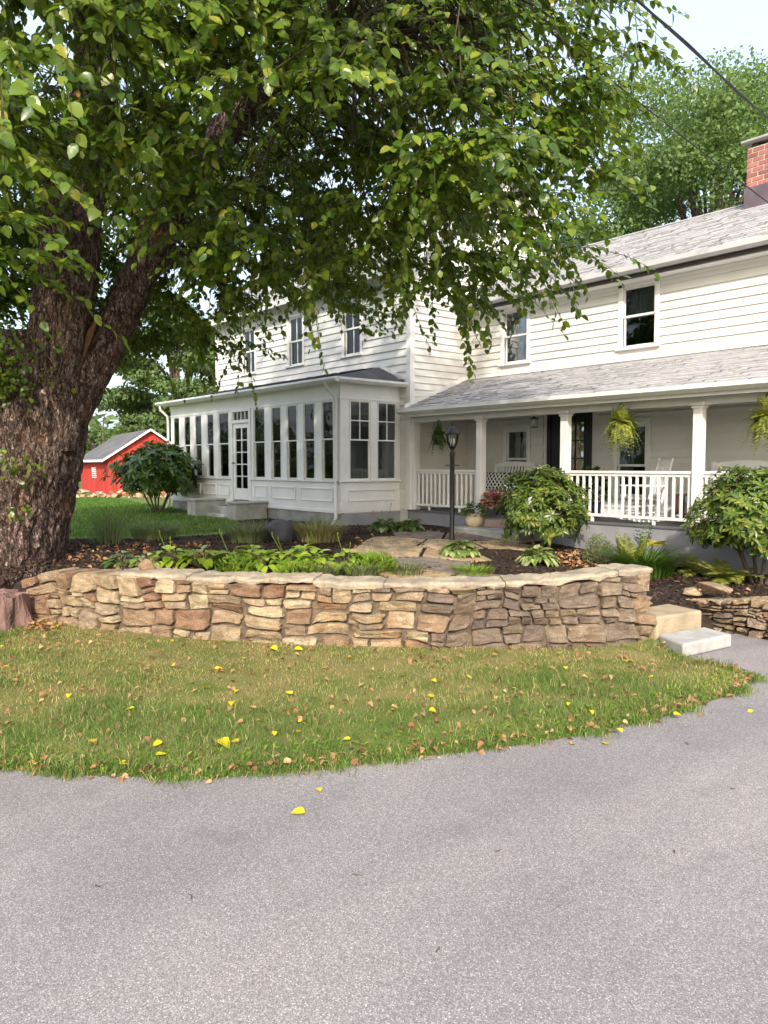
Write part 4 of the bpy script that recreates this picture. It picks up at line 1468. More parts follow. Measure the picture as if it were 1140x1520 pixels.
# cap: a hand-trowelled strip with a ragged lip
NW = 16
s0c = 1.45
k_ = 0
while s0c < LW_ - .1:
    ln = rnd.uniform(.45, 1.0) if s0c < 4.6 else rnd.uniform(.8, 1.5)
    s1c = min(s0c + ln, LW_ + .035)
    if LW_ - s1c < .3: s1c = LW_ + .035
    NS = max(8, int((s1c - s0c) / .03))
    hj, oj, tl_ = rnd.uniform(-.012, .014), rnd.uniform(-.02, .012), rnd.uniform(-.012, .012)
    vs, fs_ = [], []
    for i in range(NS + 1):
        s = s0c + .004 + (s1c - s0c - .008) * i / NS
        e_ = min(i, NS - i) / 2.0
        edge = -.025 * max(0, 1 - e_)
        lip = oj + edge + .026 * float(vn([(s * 5, 1, 2)])[0]) + .016 * float(vn([(s * 16, 4, 2)])[0]) + .008 * float(vn([(s * 40, 4, 7)])[0])
        tz0 = float(wtop(s)) - .034 + hj + tl_ * (2 * i / NS - 1)
        und = .022 * float(vn([(s * 9, 7, 1)])[0])
        prof = [(lip - .05, tz0 - .012 + und), (lip - .006, tz0 - .002 + und), (lip + .003, tz0 + .03), (lip - .006, tz0 + .052), (lip - .03, tz0 + .062 + edge * .4)]
        for k in range(1, NW - 6): prof.append((lip - .03 - .39 * k / (NW - 7), tz0 + .064 + edge * .4))
        prof.append((-.46, tz0 - .05))
        pa = np.array(prof)
        one = np.ones(len(pa))
        zj = .012 * vn(np.c_[one * s * 4, pa[:, 0] * 4, one * 3]) + .009 * vn(np.c_[one * s * 12, pa[:, 0] * 12, one * 6]) + .005 * vn(np.c_[one * s * 34, pa[:, 0] * 34, one * 8])
        zj[:2] = 0
        vs += wp_.atv(one * s, pa[:, 0], pa[:, 1] + zj).tolist()
    npf = len(prof)
    for i in range(NS):
        for k in range(npf - 1): fs_.append((i * npf + k, (i + 1) * npf + k, (i + 1) * npf + k + 1, i * npf + k + 1))
    fs_ += [tuple(range(npf)), tuple(NS * npf + k for k in range(npf))[::-1]]
    MB().add(vs, fs_).build('capstone', MAT['cap'], wall_t)
    s0c = s1c

# low wall beyond the steps
P2 = Path([(-5.0, 9.12), (-4.55, 9.02), (-4.1, 8.97), (-3.4, 8.92), (-2.2, 8.9), (-.5, 8.9)])
w2 = thing('low_stone_wall', 'low rough stone wall beside the steps, below the mulch bed', 'wall', (-3.5, 8.95, 0))
w2['kind'] = 'thing'


def w2top(s): return np.interp(s, [0, .5, .9, 3], [.34, .40, .49, .50])


rects = []
guillotine((0, P2.L, 0, 1.0), .03, .10, rects, rnd, 2.8)
for r in rects:
    top = r[3] > .97
    vs, fs_ = stone_mesh(P2, r, wwarp, lambda s, z: z * w2top(s) - .03, rnd, rnd.uniform(.008, .02), .32 if top else .15, .03, rnd.uniform(-.03, .04))
    MB().add(vs, fs_).build('stone', MAT['stone_dirty' if rnd.random() < .4 else 'stone'], w2)
vs, fs_ = [], []
for i in range(21):
    s = P2.L * i / 20
    for (w_, z) in ((-.08, -.05), (-.08, w2top(s) - .07), (-.33, w2top(s) - .07), (-.33, -.05)): vs.append(P2.at(s, w_, z))
for i in range(20):
    for k in range(4): fs_.append((4 * i + k, 4 * i + (k + 1) % 4, 4 * i + 4 + (k + 1) % 4, 4 * i + 4 + k))
fs_ += [(3, 2, 1, 0), (80, 81, 82, 83)]
MB().add(vs, fs_).build('core', MAT['core'], w2)
tag(rock((-4.72, 9.22, .47), (.34, .17, .07), 31, MAT['stone'], 'loose_slab', None, -.25), 'flat tan stone slab lying tilted on top of the low wall end', 'stone').rotation_euler = (0, math.radians(0), 0)
tag(rock((-5.0, 9.3, .38), (.17, .13, .07), 37, MAT['stone'], 'loose_stone', None, .4), 'small tan stone at the bed end of the low wall', 'stone')

# entry steps
sl1 = MB().prism([(-4.48, 7.62), (-4.06, 7.38), (-3.97, 8.25), (-4.36, 8.38)], .0, .15, 'z').build('entry_step', MAT['slabwhite'])
tag(sl1, 'pale concrete slab step, the lowest, next to the asphalt', 'step')
sl2 = MB().prism([(-4.55, 7.70), (-4.42, 8.45), (-4.92, 8.56), (-5.0, 7.76)], .0, .32, 'z').build('entry_step', MAT['tanblock'])
tag(sl2, 'thick tan stone block step between the wall end and the low wall', 'step')
for o_ in (sl1, sl2):
    bv = o_.modifiers.new('worn edge', 'BEVEL')
    bv.width = .028
    bv.segments = 3
tag(rock((-5.25, 8.2, .33), (.28, .38, .06), 41, MAT['flag'], 'flat_stone', None, .1), 'flat tan stone just behind the upper step', 'stone')

# ------------------------------------------------------------------ flagstone path
def voronoi(pts, box_):
    cells = []
    for i, p in enumerate(pts):
        poly = [(box_[0], box_[2]), (box_[1], box_[2]), (box_[1], box_[3]), (box_[0], box_[3])]
        for j, q_ in enumerate(pts):
            if i == j: continue
            mx_, my_ = (p[0] + q_[0]) / 2, (p[1] + q_[1]) / 2
            nx_, ny_ = q_[0] - p[0], q_[1] - p[1]
            if nx_ * nx_ + ny_ * ny_ > 9: continue
            np_ = []
            for k in range(len(poly)):
                a, b = poly[k], poly[(k + 1) % len(poly)]
                da = (a[0] - mx_) * nx_ + (a[1] - my_) * ny_
                db = (b[0] - mx_) * nx_ + (b[1] - my_) * ny_
                if da <= 0: np_.append(a)
                if (da < 0) != (db < 0):
                    t = da / (da - db)
                    np_.append((a[0] + (b[0] - a[0]) * t, a[1] + (b[1] - a[1]) * t))
            poly = np_
            if not poly: break
        cells.append(poly)
    return cells


PATHP = [(-5.0, 7.7), (-6.6, 7.0), (-8.2, 6.9), (-9.9, 7.7), (-11.5, 8.6), (-12.0, 10.2), (-11.6, 11.3), (-9.9, 11.3), (-9.2, 10.1), (-8.3, 9.0), (-7.2, 8.8), (-5.0, 8.8)]
r2 = random.Random(12)
seeds = []
tries = 0
while len(seeds) < 60 and tries < 6000:
    tries += 1
    p = (r2.uniform(-13, -4.4), r2.uniform(6, 12.3))
    if all((p[0] - q_[0]) ** 2 + (p[1] - q_[1]) ** 2 > .82 ** 2 for q_ in seeds): seeds.append(p)
cells = voronoi(seeds, (-14, -3.5, 5, 13))
pathE = bpy.data.objects.new('path', None)
COL.objects.link(pathE)
tag(pathE, kind='structure')
pin = inpoly(np.array(seeds), PATHP)
for i, poly in enumerate(cells):
    if not pin[i] or len(poly) < 3: continue
    cx_, cy_ = sum(p[0] for p in poly) / len(poly), sum(p[1] for p in poly) / len(poly)
    z = zg(cx_, cy_) + .03
    pts = []
    for k in range(len(poly)):
        a, b = poly[k], poly[(k + 1) % len(poly)]
        for t in (0, .5):
            pts.append((a[0] + (b[0] - a[0]) * t, a[1] + (b[1] - a[1]) * t))
    ring = [(cx_ + (x - cx_) * (.95 + r2.uniform(-.03, .01)), cy_ + (y - cy_) * (.95 + r2.uniform(-.03, .01))) for x, y in pts]
    n = len(ring)
    hz = r2.uniform(-.006, .01)
    slope = lambda x, y: zg(x, y) + .03 + hz
    vs = [(x, y, slope(x, y) - .07) for x, y in ring] + [(x, y, slope(x, y) - .006) for x, y in ring] + [(cx_ + (x - cx_) * .97, cy_ + (y - cy_) * .97, slope(x, y)) for x, y in ring]
    fs_ = [(k, (k + 1) % n, (k + 1) % n + n, k + n) for k in range(n)] + [(k + n, (k + 1) % n + n, (k + 1) % n + 2 * n, k + 2 * n) for k in range(n)] + [tuple(range(2 * n, 3 * n))]
    grey = (cy_ > 9.9 and cx_ < -10.6) or (cx_ > -8.9 and cy_ > 8.2) or cx_ > -7.2
    MB().add(vs, fs_).build('flagstone', MAT['flag_grey' if grey else 'flag'], pathE)

# stump, boulder, loose block
st = thing('tree_stump', 'rotten purple brown stump at the near end of the stone wall', 'stump', (-10.05, 2.3, 0))
vs, fs_ = [], []
nA, nH = 44, 9
for j in range(nH):
    z = -.03 + .46 * j / (nH - 1)
    for i in range(nA):
        t = 2 * math.pi * i / nA
        r = .40 * (1 - .12 * j / nH) + .035 * math.sin(t * 9 + 1) * 1 + .05 * float(vn([(math.cos(t) * 3, math.sin(t) * 3, z * 2)], 3)[0]) + .03 * float(vn([(math.cos(t) * 9, math.sin(t) * 9, z * 3)], 4)[0]) + .10 * max(0, .2 - z)
        zt_ = z + (.07 * float(vn([(math.cos(t) * 2.5, math.sin(t) * 2.5, 5)], 7)[0]) if j == nH - 1 else 0)
        vs.append((-10.02 + r * math.cos(t), 2.24 + r * math.sin(t), zt_))
for j in range(nH - 1):
    for i in range(nA): fs_.append((j * nA + i, j * nA + (i + 1) % nA, (j + 1) * nA + (i + 1) % nA, (j + 1) * nA + i))
c0 = len(vs)
for k, (rr, dz) in enumerate(((.24, -.03), (.1, .02))):
    for i in range(nA):
        t = 2 * math.pi * i / nA
        vs.append((-10.02 + rr * math.cos(t), 2.24 + rr * math.sin(t), .41 + dz + .05 * float(vn([(math.cos(t) * rr * 14, math.sin(t) * rr * 14, k)], 9)[0])))
for b0, b1 in (((nH - 1) * nA, c0), (c0, c0 + nA)):
    for i in range(nA): fs_.append((b0 + i, b0 + (i + 1) % nA, b1 + (i + 1) % nA, b1 + i))
fs_.append(tuple(c0 + nA + i for i in range(nA)))
MB().add(vs, fs_).build('wood', MAT['stump'], st)
tag(rock((-12.1, 7.5, zg(-12.1, 7.5) + .17), (.30, .25, .27), 8, MAT['boulder'], 'garden_boulder', None, .3, 40), 'dark grey rounded boulder among the lavender', 'boulder')
tag(rock((-8.72, 3.62, .80), (.14, .12, .11), 15, MAT['stone'], 'loose_stone', None, .6, 12), 'orange tan block sitting on top of the stone wall', 'stone')
tag(rock((-11.05, 2.35, .62), (.24, .2, .24), 19, MAT['stone_dirty'], 'grey_stone', None, .2, 14), 'grey stone between the tree trunk and the stump', 'stone')

# ------------------------------------------------------------------ lamp post
lx, ly = -10.5, 10.4
lz_ = zg(lx, ly)
lamp = thing('lamp_post', 'black metal lamp post with a clear bell lantern beside the path', 'lamp post', (lx, ly, lz_))
prof = [(.055, -.05), (.055, .12), (.046, .14), (.043, 1.62), (.05, 1.64), (.05, 1.70), (.04, 1.72)]
MB().lathe(prof, (lx, ly, lz_), 18).build('pole', MAT['metal'], lamp, True)
zz0 = lz_ + 1.72
MB().lathe([(.04, 0), (.036, .04), (.06, .07), (.075, .09), (.06, .10)], (lx, ly, zz0), 18).build('collar', MAT['metal'], lamp, True)
MB().tube([(lx - .14 * S_, ly - .14 * C_, lz_ + 1.46), (lx + .14 * S_, ly + .14 * C_, lz_ + 1.46)], .009, 8).build('ladder_bar', MAT['metal'], lamp, True)
gl = [(.06, .10), (.085, .13), (.105, .20), (.115, .29), (.118, .33)]
MB().lathe(gl, (lx, ly, zz0), 24).build('glass_globe', MAT['glass_clear'], lamp, True)
for k in range(6):
    t = k * math.pi / 3
    MB().tube([(lx + (r + .004) * math.cos(t), ly + (r + .004) * math.sin(t), zz0 + z) for r, z in gl], .005, 6).build('globe_rib', MAT['metal'], lamp, True)
MB().lathe([(.145, .325), (.15, .34), (.135, .36), (.10, .41), (.06, .455), (.02, .48), (.016, .50), (.026, .515), (.014, .53), (.004, .56)], (lx, ly, zz0), 24).build('roof_cap', MAT['metal'], lamp, True)
for dx in (-.03, .03):
    MB().lathe([(.012, .10), (.012, .16), (.02, .19), (.016, .23), (.003, .27)], (lx + dx * S_, ly + dx * C_, zz0), 12).build('bulb', MAT['bulb'], lamp, True)


# ------------------------------------------------------------------ porch furniture
def bench(name, label, x, y, rz, width, cushion=False):
    t = thing(name, label, 'bench', (x, y, .936), rz, 'white porch benches', True)
    h = width / 2
    for sx in (-1, 1):
        MB().bbox(sx * h - .03, sx * h + .03, -.28, -.22, 0, .62).build('leg', MAT['white'], t)
        p = MB()
        p.add([(sx * h - .03, .20, 0), (sx * h + .03, .20, 0), (sx * h + .03, .26, 0), (sx * h - .03, .26, 0), (sx * h - .03, .38, 1.12), (sx * h + .03, .38, 1.12), (sx * h + .03, .43, 1.12), (sx * h - .03, .43, 1.12)],
              [(0, 3, 2, 1), (4, 5, 6, 7), (0, 1, 5, 4), (1, 2, 6, 5), (2, 3, 7, 6), (3, 0, 4, 7)])
        p.build('leg', MAT['white'], t)
        MB().bbox(sx * h - .045, sx * h + .045, -.32, .30, .62, .65).build('armrest', MAT['white'], t)
    for k in range(6): MB().bbox(-h + .031, h - .031, -.28 + k * .085, -.21 + k * .085, .42, .445).build('seat_slat', MAT['white'], t)
    MB().bbox(-h + .031, h - .031, -.27, -.24, .34, .419).build('apron', MAT['white'], t)
    n = int(width / .095)
    for k in range(n):
        u = -h + .06 + (width - .12) * k / (n - 1)
        MB().add([(u - .022, .27, .5), (u + .022, .27, .5), (u + .022, .39, 1.05), (u - .022, .39, 1.05), (u - .022, .29, .5), (u + .022, .29, .5), (u + .022, .41, 1.05), (u - .022, .41, 1.05)],
                 [(0, 1, 2, 3), (5, 4, 7, 6), (4, 0, 3, 7), (1, 5, 6, 2)]).build('back_slat', MAT['white'], t)
    # gently arched top rail
    vs, fs_ = [], []
    for k in range(13):
        u = -h + .031 + (width - .062) * k / 12
        a = .045 * (1 - (2 * k / 12 - 1) ** 2)
        vs += [(u, .375, 1.03), (u, .385, 1.10 + a), (u, .425, 1.10 + a), (u, .415, 1.03)]
    for k in range(12):
        for i in range(4): fs_.append((4 * k + i, 4 * k + (i + 1) % 4, 4 * k + 4 + (i + 1) % 4, 4 * k + 4 + i))
    fs_ += [(0, 1, 2, 3), (48, 49, 50, 51)]
    MB().add(vs, fs_).build('top_rail', MAT['white'], t)
    MB().bbox(-h + .031, h - .031, .24, .28, .47, .53).build('lower_rail', MAT['white'], t)
    if cushion:
        c = thing('cushion', 'navy cushion with a white lattice on the porch bench', 'cushion', W(0, 0, 0), 0, None, True)
        c.location = (x - .18, y - .02, 1.39)
        c.rotation_euler = (math.radians(-8), 0, rz)
        vs, fs_ = [], []
        n = 13
        for side_ in (-1, 1):
            for i in range(n):
                for j in range(n):
                    u, v = 2 * i / (n - 1) - 1, 2 * j / (n - 1) - 1
                    th = .085 * (max(0, (1 - u ** 4) * (1 - v ** 4))) ** .5
                    vs.append((u * .36, side_ * th, .23 + v * .21))
        for s_i in (0, 1):
            for i in range(n - 1):
                for j in range(n - 1):
                    a = s_i * n * n + i * n + j
                    fs_.append((a, a + n, a + n + 1, a + 1) if s_i == 0 else (a, a + 1, a + n + 1, a + n))
        MB().add(vs, fs_).build('cover', MAT['lattice'], c, True)
    return t


def lattice():
    m, n, o = newmat('navy white lattice cloth')
    tc = n.nodes.new('ShaderNodeTexCoord').outputs['Object']
    def wave(rot):
        mp_ = n.nodes.new('ShaderNodeMapping')
        mp_.inputs['Rotation'].default_value = (0, rot, 0)
        n.links.new(tc, mp_.inputs[0])
        w_ = n.nodes.new('ShaderNodeTexWave')
        w_.inputs['Scale'].default_value = 3.6
        n.links.new(mp_.outputs[0], w_.inputs[0])
        return ramp(n, w_.outputs[1], [(.76, 0.0), (.82, 1.0)])
    f = mixc(n, 1.0, wave(math.radians(40)), wave(math.radians(-40)), 'LIGHTEN')
    pbsdf(n, o, mixc(n, f, (.025, .028, .045), (.75, .75, .72)), .9, .1)
    return m


MAT['lattice'] = lattice()
bench('porch_bench', 'white slatted bench with a lattice cushion near the black door', -12.0, 13.55, 0, 1.15, True)
bench('porch_bench', 'white slatted bench behind the large rhododendron past the rocking chair', -6.35, 13.2, 0, 1.25)

rk = thing('rocking_chair', 'white slatted rocking chair behind the porch railing', 'rocking chair', (-7.98, 12.95, .936), math.radians(-32), None, True)
for sx in (-1, 1):
    MB().tube([(sx * .27, -.50, .09), (sx * .27, -.3, .035), (sx * .27, 0, .02), (sx * .27, .3, .045), (sx * .27, .55, .13)], .02, 8).build('rocker', MAT['white'], rk, True)
    MB().bbox(sx * .27 - .022, sx * .27 + .022, -.28, -.235, .035, .66).build('front_leg', MAT['white'], rk)
    MB().tube([(sx * .25, .20, .04), (sx * .25, .24, .45), (sx * .25, .42, 1.15), (sx * .25, .43, 1.19)], [.024, .026, .022, .018], 8).build('back_post', MAT['white'], rk, True)
    MB().bbox(sx * .29 - .045, sx * .29 + .045, -.34, .30, .66, .685).build('armrest', MAT['white'], rk)
    for z in (.17, .30): MB().tube([(sx * .27, -.26, z), (sx * .255, .22, z + .02)], .012, 6).build('side_rung', MAT['white'], rk, True)
for z in (.15, .25, .36): MB().tube([(-.27, -.258, z), (.27, -.258, z)], .013, 6).build('front_rung', MAT['white'], rk, True)
for k in range(7): MB().bbox(-.25, .25, -.29 + k * .078, -.225 + k * .078, .43 - k * .006, .45 - k * .006).build('seat_slat', MAT['white'], rk)
for k in range(6):
    u = -.19 + k * .076
    MB().add([(u - .02, .25, .5), (u + .02, .25, .5), (u + .02, .40, 1.07), (u - .02, .40, 1.07), (u - .02, .267, .5), (u + .02, .267, .5), (u + .02, .417, 1.07), (u - .02, .417, 1.07)],
             [(0, 1, 2, 3), (5, 4, 7, 6), (4, 0, 3, 7), (1, 5, 6, 2)]).build('back_slat', MAT['white'], rk)
MB().bbox(-.235, .235, .395, .425, 1.05, 1.14).build('top_rail', MAT['white'], rk)
MB().bbox(-.235, .235, .235, .27, .47, .52).build('lower_rail', MAT['white'], rk)

tb = thing('side_table', 'small red brown wooden table on the porch by the rocking chair', 'table', (-7.45, 13.6, .936), 0.1, None, True)
MB().bbox(-.2, .2, -.18, .18, .48, .52).build('table_top', MAT['wood'], tb)
for sx in (-1, 1):
    for sy in (-1, 1): MB().bbox(sx * .16 - .025, sx * .16 + .025, sy * .14 - .025, sy * .14 + .025, 0, .479).build('leg', MAT['wood'], tb)
MB().bbox(-.13, .13, -.12, .12, .12, .145).build('shelf', MAT['wood'], tb)


# ------------------------------------------------------------------ pots, hanging baskets
def fronds(n, c, rad, droop, lift, leaflet, nl, spread=1.0, az=None, up=.6, vary=False):
    """arching fronds with paired leaflets -> arrays for cloud()"""
    P_, A_, N_, Z_ = [], [], [], []
    stems = []
    for i in range(n):
        a = RNG.uniform(0, 2 * math.pi) if az is None else az + RNG.uniform(-.5, .5)
        L_ = rad * RNG.uniform(.7, 1.15)
        hd = np.array([math.cos(a), math.sin(a), 0])
        lf = lift * RNG.uniform(.4, 1.2)
        if vary:
            q = RNG.uniform(0, 1)
            L_ *= .55 + .5 * q
            dr = droop * RNG.uniform(.15, 1.25)
        else: dr = droop
        line = []
        for k in range(nl):
            t = (k + 1) / nl
            p = np.array(c) + hd * L_ * t * spread + np.array([0, 0, lf * t * up * 2 - dr * t * t * RNG.uniform(.97, 1.03)])
            line.append(p)
        stems.append(line)
        sd = np.array([-hd[1], hd[0], 0])
        for k in range(nl):
            t = (k + 1) / nl
            tan = line[min(k + 1, nl - 1)] - line[max(k - 1, 0)]
            tan /= np.linalg.norm(tan) + 1e-9
            sz = leaflet * (math.sin(math.pi * min(1, .18 + t * .82)) * .8 + .25)
            for s_ in (-1, 1):
                P_.append(line[k])
                A_.append(sd * s_ + tan * .55 + np.array([0, 0, -.15]))
                N_.append(np.cross(tan, sd) * -1 + np.array([0, 0, .4]))
                Z_.append(sz * RNG.uniform(.8, 1.2))
    return np.array(P_), np.array(A_), np.array(N_), np.array(Z_), stems


LEAFLET = (np.array([(0, 0, 0), (.4, .16, .02), (1, 0, -.05), (.4, -.16, .02)], float), np.array([(0, 2, 1), (0, 3, 2)], int))


def hanging(label, x, y, ztop, zc, mat, rad=.34, n=70):
    t = thing('hanging_basket', label, 'hanging basket', (x, y, zc - .2), 0, 'hanging baskets along the porch')
    MB().tube([(x - .03, y, ztop - .02), (x - .035, y, ztop + .02), (x, y, ztop + .05), (x + .035, y, ztop + .02), (x + .01, y, ztop - .04), (x, y, ztop - .09)], .009, 6).build('hook', MAT['metal'], t, True)
    for k in range(3):
        a = k * 2.09 + .4
        MB().tube([(x, y, ztop - .09), (x + .14 * math.cos(a), y + .14 * math.sin(a), zc)], .003, 4).build('hanger_wire', MAT['metal'], t)
    MB().lathe([(.085, -.16), (.13, -.02), (.14, 0), (.12, .0)], (x, y, zc), 16).build('basket', MAT['soil'], t, True)
    p, a, nr, z, _ = fronds(n, (x, y, zc + .02), rad, .62, .26, .085, 16, vary=True)
    cloud('foliage', p, a, nr, z, mat, t, LEAFLET)
    # a second tuft hides the soil
    p, a, nr, z, _ = fronds(n // 2, (x, y, zc + .02), rad * .6, .12, .34, .065, 10, vary=True)
    cloud('foliage', p, a, nr, z, mat, t, LEAFLET)


hanging('dark trailing basket hanging behind the lamp post', -12.72, 12.15, 2.98, 2.62, MAT['fern_d'], .26, 46)
hanging('bright fern basket hanging between two porch posts, left of the rocking chair', -7.95, 12.12, 3.05, 2.68, MAT['fern'], .38, 150)
hanging('fern basket hanging farthest along the porch above the large rhododendron', -5.38, 12.12, 3.05, 2.68, MAT['fern'], .38, 150)


def bunch(name, parent, c, rx, rz_, n, size, mat, tmpl=None, up=.4):
    d_ = rdir(n)
    d_[:, 2] = np.abs(d_[:, 2])
    p = np.array(c) + d_ * np.array([rx, rx, rz_]) * RNG.uniform(.45, 1, (n, 1)) ** .5
    return cloud(name, p, d_ * np.array([1, 1, .3]) + rdir(n) * .4, d_ + np.array([0, 0, up]), RNG.uniform(.7, 1.2, n) * size, mat, parent, tmpl)


fx, fy, fz = -11.2, 11.75, .70
pt = thing('flower_pot', 'round cream pot of white flowers on the porch step', 'flower pot', (fx, fy, fz))
MB().lathe([(.10, 0), (.16, .05), (.185, .12), (.18, .19), (.165, .23), (.19, .245), (.19, .265), (.16, .265)], (fx, fy, fz), 24).build('pot', MAT['cream'], pt, True)
MB().lathe([(.155, .25), (.01, .252)], (fx, fy, fz), 16).build('soil', MAT['soil'], pt)
bunch('foliage', pt, (fx, fy, fz + .24), .24, .26, 240, .075, MAT['hosta_d'])
for k in range(9):
    a, r = RNG.uniform(0, 6.28), RNG.uniform(.05, .2)
    c = (fx + r * math.cos(a), fy + r * math.sin(a), fz + .30 + RNG.uniform(.08, .18))
    m = MB()
    for j in range(5):
        b = j * 1.257
        m.add([c, (c[0] + .04 * math.cos(b - .4), c[1] + .04 * math.sin(b - .4), c[2] + .012), (c[0] + .05 * math.cos(b), c[1] + .05 * math.sin(b), c[2] + .01), (c[0] + .04 * math.cos(b + .4), c[1] + .04 * math.sin(b + .4), c[2] + .012)], [(0, 1, 2, 3)])
    m.build('flower', MAT['petal_w'], pt)
fx, fy, fz = -11.15, 12.0, .70
fx2, fy2, fz2 = -10.98, 12.3, .936
pt = thing('flower_pot', 'tall dark blue pot of pink red coleus on the porch edge', 'flower pot', (fx2, fy2, fz2))
MB().lathe([(.12, 0), (.15, .1), (.175, .28), (.18, .34), (.16, .34)], (fx2, fy2, fz2), 4).build('pot', MAT['bluepot'], pt)
MB().lathe([(.15, .325), (.01, .33)], (fx2, fy2, fz2), 12).build('soil', MAT['soil'], pt)
bunch('foliage', pt, (fx2 - .10, fy2 - .10, fz2 + .18), .26, .30, 260, .10, MAT['coleus'])
bunch('foliage', pt, (fx2 + .12, fy2, fz2 + .36), .16, .16, 70, .06, MAT['hosta_d'])
for k in range(7):
    a, r = RNG.uniform(0, 6.28), RNG.uniform(.02, .12)
    c = (fx2 + .14 + r * math.cos(a), fy2 + r * math.sin(a), fz2 + .46 + RNG.uniform(0, .07))
    m = MB()
    for j in range(8):
        b = j * .785
        m.add([c, (c[0] + .032 * math.cos(b - .35), c[1] + .032 * math.sin(b - .35), c[2] + .02), (c[0] + .04 * math.cos(b), c[1] + .04 * math.sin(b), c[2] + .008), (c[0] + .032 * math.cos(b + .35), c[1] + .032 * math.sin(b + .35), c[2] + .02)], [(0, 1, 2, 3)])
    m.build('flower', MAT['petal_o'], pt)
fx, fy, fz = -9.35, 13.3, .936
pt = thing('potted_plant', 'tall dark leafy potted plant behind the railing under the window', 'potted plant', (fx, fy, fz))
MB().lathe([(.13, 0), (.18, .28), (.19, .30), (.16, .30)], (fx, fy, fz), 18).build('pot', MAT['bluepot'], pt, True)
for k in range(7):
    a = k * .9
    MB().tube([(fx, fy, fz + .28), (fx + .08 * math.cos(a), fy + .08 * math.sin(a), fz + .6), (fx + .2 * math.cos(a), fy + .2 * math.sin(a), fz + .95)], [.01, .008, .004], 5).build('stem', MAT['twig'], pt)
bunch('foliage', pt, (fx, fy, fz + .35), .30, .68, 420, .11, MAT['fern_d'])


# ------------------------------------------------------------------ garden plants
def gpos(x, y, dz=0.0): return (x, y, zg(x, y) + dz)


HMESH = {}


def hosta(label, x, y, rad, n, size, mat, single=False, flowers=0, group=None):
    z = zg(x, y)
    t = thing('hosta', label, 'hosta', (x, y, z), 0, group)
    P_, A_, N_, Z_ = [], [], [], []
    for k in range(n):
        u = (k + .5) / n
        a = k * 2.4 + RNG.uniform(-.3, .3)
        r = rad * (.12 + .62 * u)
        h = size * (1.0 - .75 * u) + .05
        hd = np.array([math.cos(a), math.sin(a), 0])
        P_.append(np.array([x, y, z]) + hd * r * .75 + np.array([0, 0, h * RNG.uniform(.8, 1.2)]))
        A_.append(hd + np.array([0, 0, .55 - 1.1 * u + RNG.uniform(-.2, .2)]))
        N_.append(np.array([0, 0, 1]) + hd * .35 + rdir(1)[0] * .25)
        Z_.append(size * RNG.uniform(.75, 1.15))
    if single:
        key = mat.name
        if key not in HMESH:
            HMESH[key] = []
            for j in range(3):
                TV, TT = tmpl_leaf(.30 + .05 * j, .10, .25 + .08 * j)
                m_ = tri_mesh('hosta_leaf', TV, TT, True)
                m_.materials.append(mat)
                HMESH[key].append(m_)
        a, s, nn = rot_frames(np.array(A_), np.array(N_))
        for k in range(n):
            ob = link('leaf', HMESH[key][k % 3], t)
            m4 = Matrix(((a[k][0], s[k][0], nn[k][0], 0), (a[k][1], s[k][1], nn[k][1], 0), (a[k][2], s[k][2], nn[k][2], 0), (0, 0, 0, 1)))
            ob.matrix_local = Matrix.Translation(Vector(P_[k]) - Vector((x, y, z))) @ m4 @ Matrix.Scale(Z_[k], 4)
    else:
        cloud('foliage', P_, A_, N_, Z_, mat, t, LEAF_BROAD)
    st_ = MB()
    for k in range(0, n, 2):
        st_.tube([(x, y, z), tuple(P_[k])], .005, 4, False)
    st_.build('stalks', MAT['greentwig'], t)
    for k in range(flowers):
        a, r = RNG.uniform(0, 6.28), RNG.uniform(.08, .24)
        h = RNG.uniform(.36, .55)
        p0 = (x, y, z + .05)
        p1 = (x + r * math.cos(a), y + r * math.sin(a), z + h * .7)
        p2 = (x + 1.5 * r * math.cos(a), y + 1.5 * r * math.sin(a), z + h)
        MB().tube([p0, p1, p2, (p2[0], p2[1], p2[2] + .05)], [.004, .0035, .004, .009], 6).build('flower_scape', MAT['cover'], t, True)
    return t


i = 0
hy = [(-10.5, 4.7), (-10.15, 5.0), (-9.85, 5.35), (-9.5, 5.6), (-9.55, 6.1), (-9.25, 6.35), (-9.0, 6.75), (-10.0, 5.75), (-9.75, 6.45)]
ORD = ['first', 'second', 'third', 'fourth', 'fifth', 'sixth', 'seventh', 'eighth', 'last']
RANK = {k: r for r, k in enumerate(sorted(range(9), key=lambda k: hy[k][0] * S_ + hy[k][1] * C_))}
for k, (x, y) in enumerate(hy):
    hosta('yellow green hosta behind the stone wall, %s of nine counted from the tree' % ORD[RANK[k]], x, y, .52, 34, .195, MAT['hosta_y'], True, 2 if k % 2 == 0 else 0, 'yellow green hostas behind the wall')
hosta('pale edged hosta clump at the foot of the lamp post', -9.15, 9.25, .52, 110, .17, MAT['hosta_v'])
hosta('pale edged hosta clump in front of the central rhododendron', -8.05, 9.95, .48, 100, .17, MAT['hosta_v'])
hosta('green hosta clump by the sunroom end wall, nearer its corner', -12.35, 10.25, .42, 70, .17, MAT['hosta_d'], False, 3)
hosta('green hosta clump between the sunroom and the lamp post', -11.95, 10.6, .42, 70, .17, MAT['hosta_d'])
hosta('small dark hosta behind the stone wall close to the tree', -10.75, 4.05, .36, 26, .13, MAT['hosta_d'])
hosta('small pale edged hosta behind the wall between tree and yellow hostas', -10.45, 4.3, .34, 26, .13, MAT['hosta_v'])


